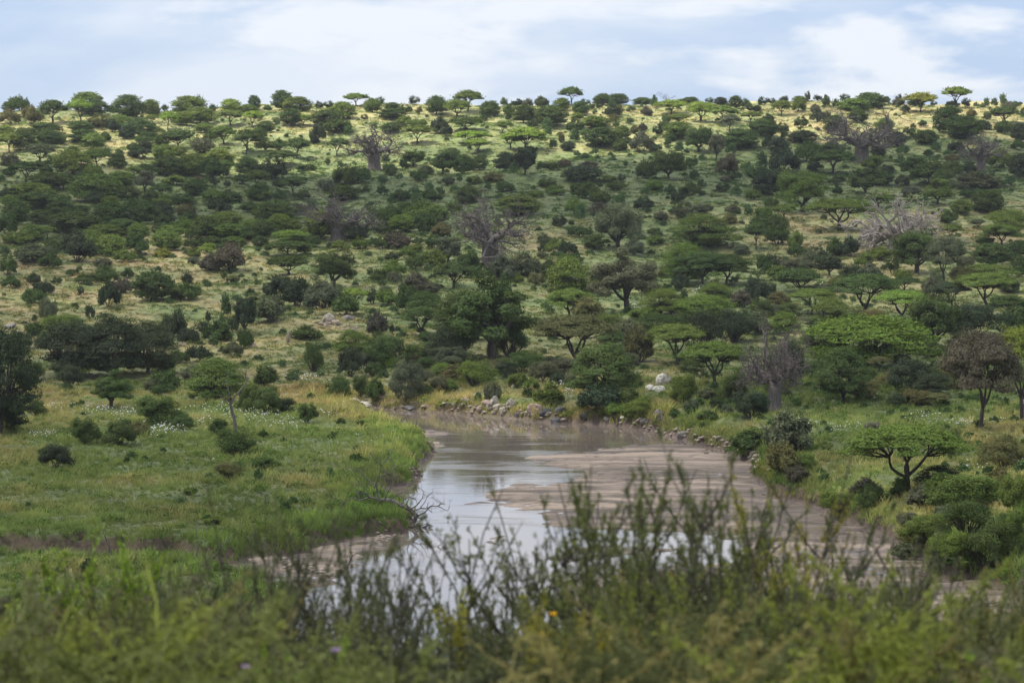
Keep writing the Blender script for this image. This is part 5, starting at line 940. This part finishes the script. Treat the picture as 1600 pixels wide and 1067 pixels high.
FRONT = [ # kind, px, top row, width px, distance, tint, what it looks like
 ('l',118,858,130,17,'2','lime green leafy sprig rising above the left front bushes'),
 ('l',40,905,230,15,'1','leafy green bush in the lower left corner'),('w',170,890,260,18,'3','wiry grey-green bush behind the lime sprig at left'),('w',290,905,240,16,'1','wiry green bush below the cut bank snags'),
 ('w',395,880,220,15,'3','wiry bush with arching twigs before the sandy left shore'),('w',480,800,200,15,'0','tall twiggy bush whose tips rise over the left bank grass'),('w',560,850,180,16,'5','dark slender bush at the left edge of the shining water'),
 ('w',625,880,190,14,'0','fine-twigged bush silhouetted against the bright water'),('w',700,890,200,17,'0','open airy bush over the middle of the near water'),('w',765,872,170,18,'5','dark fine-leaved bush right of the open airy one'),
 ('v',790,838,60,15,'3','thin grey-green wand over the water at frame centre'),('w',850,800,170,15,'1','bushy spray reaching up over the lower sandbar edge'),('v',905,770,90,14,'1','slim leafy wand left of the tallest wand'),
 ('v',962,742,80,13,'1','curved leafy wand pointing over the sandbar'),('v',1042,690,60,13,'0','tallest slim upright wand, over the middle of the sand'),('w',1000,790,210,15,'0','spreading twiggy bush beneath the tallest wand'),
 ('w',1100,800,180,16,'3','wiry bush right below the small water pools'),('v',1130,775,70,14,'1','short leafy wand right of the tallest wand'),('w',1185,760,190,15,'4','tall yellowish-green bush right of the sandbar wands'),
 ('w',1245,775,240,17,'0','dense dark bush that hides the right half of the sand'),('w',1215,880,280,13,'5','darkest thick bush at lower right of centre'),('w',1330,840,220,16,'3','grey-green wiry bush in front of the pink sand'),
 ('v',1385,800,90,15,'0','slender dark wand rising beside the right bank'),('w',1440,880,220,16,'1','wiry green bush before the last sand at right'),('l',1500,930,240,14,'1','leafy green bush near the lower right corner'),('l',1585,900,200,15,'1','tall leafy bush at the right frame edge'),
 ('l',860,950,200,12,'4','yellow-green leafy bush with two orange-yellow flowers'),('l',960,930,220,13,'1','leafy green bush beneath the sandbar wands'),('l',1090,960,260,12,'5','dark leafy bush in the lower middle right'),('w',680,935,240,12,'5','dark tangled bush in the lower middle'),
 ('l',1330,985,260,11,'1','low bright leafy bush at the lower right'),('l',1180,1010,240,10,'1','low green sprigs at the bottom, right of centre'),('l',560,1005,220,10,'1','low green sprigs at the bottom, left of centre'),('l',430,1010,200,10,'2','bright green sprig at the bottom with a purple flower'),
 ('w',240,975,300,12,'0','dark wiry tangle along the lower left'),('w',90,985,260,12,'3','grey-green wiry tangle in the bottom left'),('l',770,1010,230,10,'5','dark leafy sprigs at bottom centre'),('l',1450,1005,260,10,'2','bright green low leaves in the bottom right'),('l',1560,1010,200,11,'1','green low leaves at the right end of the bottom'),('w',380,960,220,13,'0','dark upright twigs left of the shining water gap'),('w',1290,930,240,13,'1','mid green wiry bush before the dense dark one'),
 ('w',520,930,200,13,'0','upright twigs around the left water gap'),('l',330,1020,220,10,'0','dark leaves at the bottom, left quarter'),('l',140,1025,220,10,'1','green leaves along the bottom left'),('l',20,1000,160,11,'2','bright leaves in the left bottom corner'),('l',930,1030,220,10,'0','dark green leaves just right of bottom centre'),('l',660,1040,220,10,'3','grey-green leaves just left of bottom centre')]
fi = 0
for kd, px, top, w, dist, tn_, lab in FRONT:
    a, b, c = ray(px, top); x, y = float(a/b*dist), float(dist); ztop = CAMZ + float(c/b)*dist; z = float(ground(np.array([x]), np.array([y]))[0]); h = ztop - z
    m_ = FS[kd][fi % len(FS[kd])]; fi += 1; W = w/F*dist; base = np.array(FT[tn_])*rng.uniform(.9, 1.15)
    r = place(m_, {'w': 'wiry_bush', 'l': 'leafy_bush', 'v': 'leafy_wand'}[kd], x, y, z, max(W/extent(m_)[0], ((.78 if px > 820 else .58) if kd != 'v' else .6)*h/extent(m_)[1]), h/extent(m_)[1], rng.uniform(0, 6.28), base, lab, 'bush' if kd != 'v' else 'shoot', 'bushes right in front of the viewer')
# the tangle of undergrowth between and below them, one mass
FSW = []
for key in ('w', 'w', 'w', 'l'):
    ms = FS[key][len(FSW) % len(FS[key])]; vs, qs, n0 = [], [], 0
    for pn, me in ms:
        a = np.empty(len(me.vertices)*3, np.float32); me.vertices.foreach_get('co', a); q = np.empty(len(me.loops), np.int32); me.loops.foreach_get('vertex_index', q)
        vs.append(a.reshape(-1, 3)); qs.append(q.reshape(-1, 4) + n0); n0 += len(vs[-1])
    FSW.append((mesh_np('undergrowth', np.concatenate(vs), np.concatenate(qs), None, SWARD), extent(ms)))
UG = [(-100, 905), (0, 905), (100, 900), (200, 915), (300, 925), (400, 915), (450, 985), (520, 1035), (600, 1005), (680, 1010), (760, 1025), (840, 1010), (900, 970), (1000, 930), (1080, 900), (1160, 900), (1230, 890), (1300, 950), (1380, 990), (1450, 980), (1520, 940), (1600, 900), (1700, 900)]
n = 180; d_ = rng.uniform(9, 22, n); pxs = rng.uniform(-90, 1690, n); tops = np.interp(pxs, [u[0] for u in UG], [u[1] for u in UG]) + np.abs(rng.normal(size=n))*42 + (22 - d_)*2.0
a, b, c = ray(pxs, tops); X = a/b*d_; Z = ground(X, d_); H = CAMZ + c/b*d_ - Z; wh = rng.integers(0, 4, n); ok_ = H > .35; X, d_, Z, H, wh, pxs = X[ok_], d_[ok_], Z[ok_], H[ok_], wh[ok_], pxs[ok_]
e0 = np.array([f[1][0] for f in FSW])[wh]; e1 = np.array([f[1][1] for f in FSW])[wh]; sw = rng.uniform(.75, 1.15, len(X))/e0*1.5; pal = np.array([(.074, .080, .032), (.105, .116, .036), (.14, .155, .032), (.100, .094, .055), (.050, .055, .028), (.155, .135, .05)])
scatter('undergrowth', [f[0] for f in FSW], X, d_, Z, np.stack([sw, sw, H/e1], -1), 1.5*pal[rng.choice(6, len(X), p=[.24, .20, .10, .16, .18, .12])]*rng.uniform(.6, 1.35, (len(X), 1)), wh)
# blossoms on the front bushes
def blossom(px, py, dist, size, col, label, nm='yellow_flower'):
    a, b, c = ray(px, py); g = Geo(); m, n, l, out = new_mat(nm); p = N(n, 'ShaderNodeBsdfDiffuse'); p.inputs[0].default_value = (*col, 1); l.new(p.outputs[0], out.inputs[0])
    for k in range(10):
        th = k*.628; d = np.array([math.cos(th), math.sin(th), .35 if k % 2 else .7]); s = np.cross(d, [0, 0, 1]); s /= np.linalg.norm(s); ct = np.zeros(3)
        g.add([ct, d*size*.6 + s*size*.28, d*size, d*size*.6 - s*size*.28], [(0, 1, 2, 3)])
    t = bpy.data.objects.new(nm, None); C.objects.link(t); t.location = (float(a/b*dist), dist, CAMZ + float(c/b)*dist); tag(t, label, 'flower')
    link('petals', g.mesh('petals', m), t); g = Geo(); g.tube([(0, 0, 0), (.01, .01, -.15), (0, .03, -.6), (0, .05, -1.2)], [.004, .004, .005, .006], 5); link('stalk', g.mesh('stalk', BARK), t)
blossom(864, 961, 11.6, .020, (.75, .42, .02), 'upper orange-yellow flower on the yellow-green front bush')
blossom(852, 993, 11.5, .022, (.80, .50, .02), 'lower orange-yellow flower on the yellow-green front bush')
blossom(384, 1044, 9.6, .018, (.42, .25, .5), 'purple flower at the bottom left of the water gap', 'purple_flower')
blossom(525, 1018, 9.6, .020, (.38, .26, .42), 'dull purple flower head in the lower water gap', 'purple_flower')

# ---------------------------------------------------------------- the clouds overhead that shade the valley and leave the upper slope in sun
def cloud(seed, alt):
    nx, ny = 70, 110; u = np.linspace(-700, 700, nx); v = np.linspace(-350, 1300, ny); X, Y = np.meshgrid(u, v, indexing='ij')
    w1, w2 = Waves(seed, 180, 3), Waves(seed+1, 420, 2)
    edge = np.interp(X, [-700, -204, -98, -40, 5, 30, 110, 240, 700], [1120, 1128, 1092, 1086, 1100, 1132, 1185, 1215, 1220]) + 8*w1(X, Y)
    e = np.clip(np.minimum(np.minimum((edge - Y)/46, (X+700)/120), np.minimum((700-X)/120, (Y+350)/120)), 0, 1)
    e = e*e*(3-2*e)
    th = 8 + 34*e*(1 + .4*w1(X, Y) + .3*w2(X, Y)); th[e <= 0] = 0.02
    belt = smooth(760, 900, Y)
    a = e*(0.38 + 0.20*belt + 0.05*w1(X, Y) - 0.10*smooth(.4, 1.2, w1(Y, X))*(1-belt))
    k = (alt - ground(X, Y))/SUNV.z; sx, sy = X + SUNV.x*k, Y + SUNV.y*k
    top = np.stack([sx, sy, alt + th*1.5 + 0*X], -1).reshape(-1, 3); bot = np.stack([sx, sy, alt - th*.5], -1).reshape(-1, 3)
    i = np.arange(nx*ny).reshape(nx, ny); Q = np.stack([i[:-1, :-1], i[1:, :-1], i[1:, 1:], i[:-1, 1:]], -1).reshape(-1, 4); N0 = nx*ny
    rim = np.concatenate([i[0, :], i[1:, -1], i[-1, ::-1][1:], i[::-1, 0][1:]]); R = np.stack([rim[:-1], rim[1:], rim[1:]+N0, rim[:-1]+N0], -1)
    m, n, l, out = new_mat('cloud'); at = N(n, 'ShaderNodeAttribute', attribute_name='dens'); geo = N(n, 'ShaderNodeNewGeometry')
    nz = noise(n, l, geo.outputs['Position'], .012, 5, .6); f = math_(n, l, 'MULTIPLY', at.outputs['Fac'], math_(n, l, 'MULTIPLY_ADD', nz, .6), True); f.node.inputs[1].links[0].from_node.inputs[2].default_value = .7
    tr = N(n, 'ShaderNodeBsdfTransparent'); d = N(n, 'ShaderNodeBsdfDiffuse'); d.inputs[0].default_value = (.9, .9, .9, 1); t = N(n, 'ShaderNodeBsdfTranslucent'); t.inputs[0].default_value = (.9, .9, .9, 1)
    a1 = N(n, 'ShaderNodeMixShader'); l.new(d.outputs[0], a1.inputs[1]); l.new(t.outputs[0], a1.inputs[2]); a1.inputs[0].default_value = .6
    a2 = N(n, 'ShaderNodeMixShader'); l.new(f, a2.inputs[0]); l.new(tr.outputs[0], a2.inputs[1]); l.new(a1.outputs[0], a2.inputs[2]); l.new(a2.outputs[0], out.inputs[0])
    me = mesh_np('cloud', np.concatenate([top, bot]), np.concatenate([Q, Q[:, ::-1] + N0, R]), None, m, True)
    at_ = me.attributes.new('dens', 'FLOAT', 'POINT'); at_.data.foreach_set('value', np.concatenate([a.ravel(), a.ravel()]).astype(np.float32))
    o = link('cloud_layer', me); tag(o, kind='structure')
cloud(31, 600)

# ---------------------------------------------------------------- thin haze of the warm air
bm = bmesh.new(); bmesh.ops.create_cube(bm, size=1.0); me = bpy.data.meshes.new('haze'); bm.to_mesh(me); bm.free()
m, n, l, out = new_mat('haze'); pv = N(n, 'ShaderNodeVolumePrincipled'); pv.inputs['Density'].default_value = 0.000045; pv.inputs['Color'].default_value = (.93, .96, 1, 1); l.new(pv.outputs[0], out.inputs['Volume']); me.materials.append(m)
o = link('haze', me); o.scale = (12400, 4600, 116); o.location = (0, 1950, 58 - 1.6); tag(o, kind='stuff')
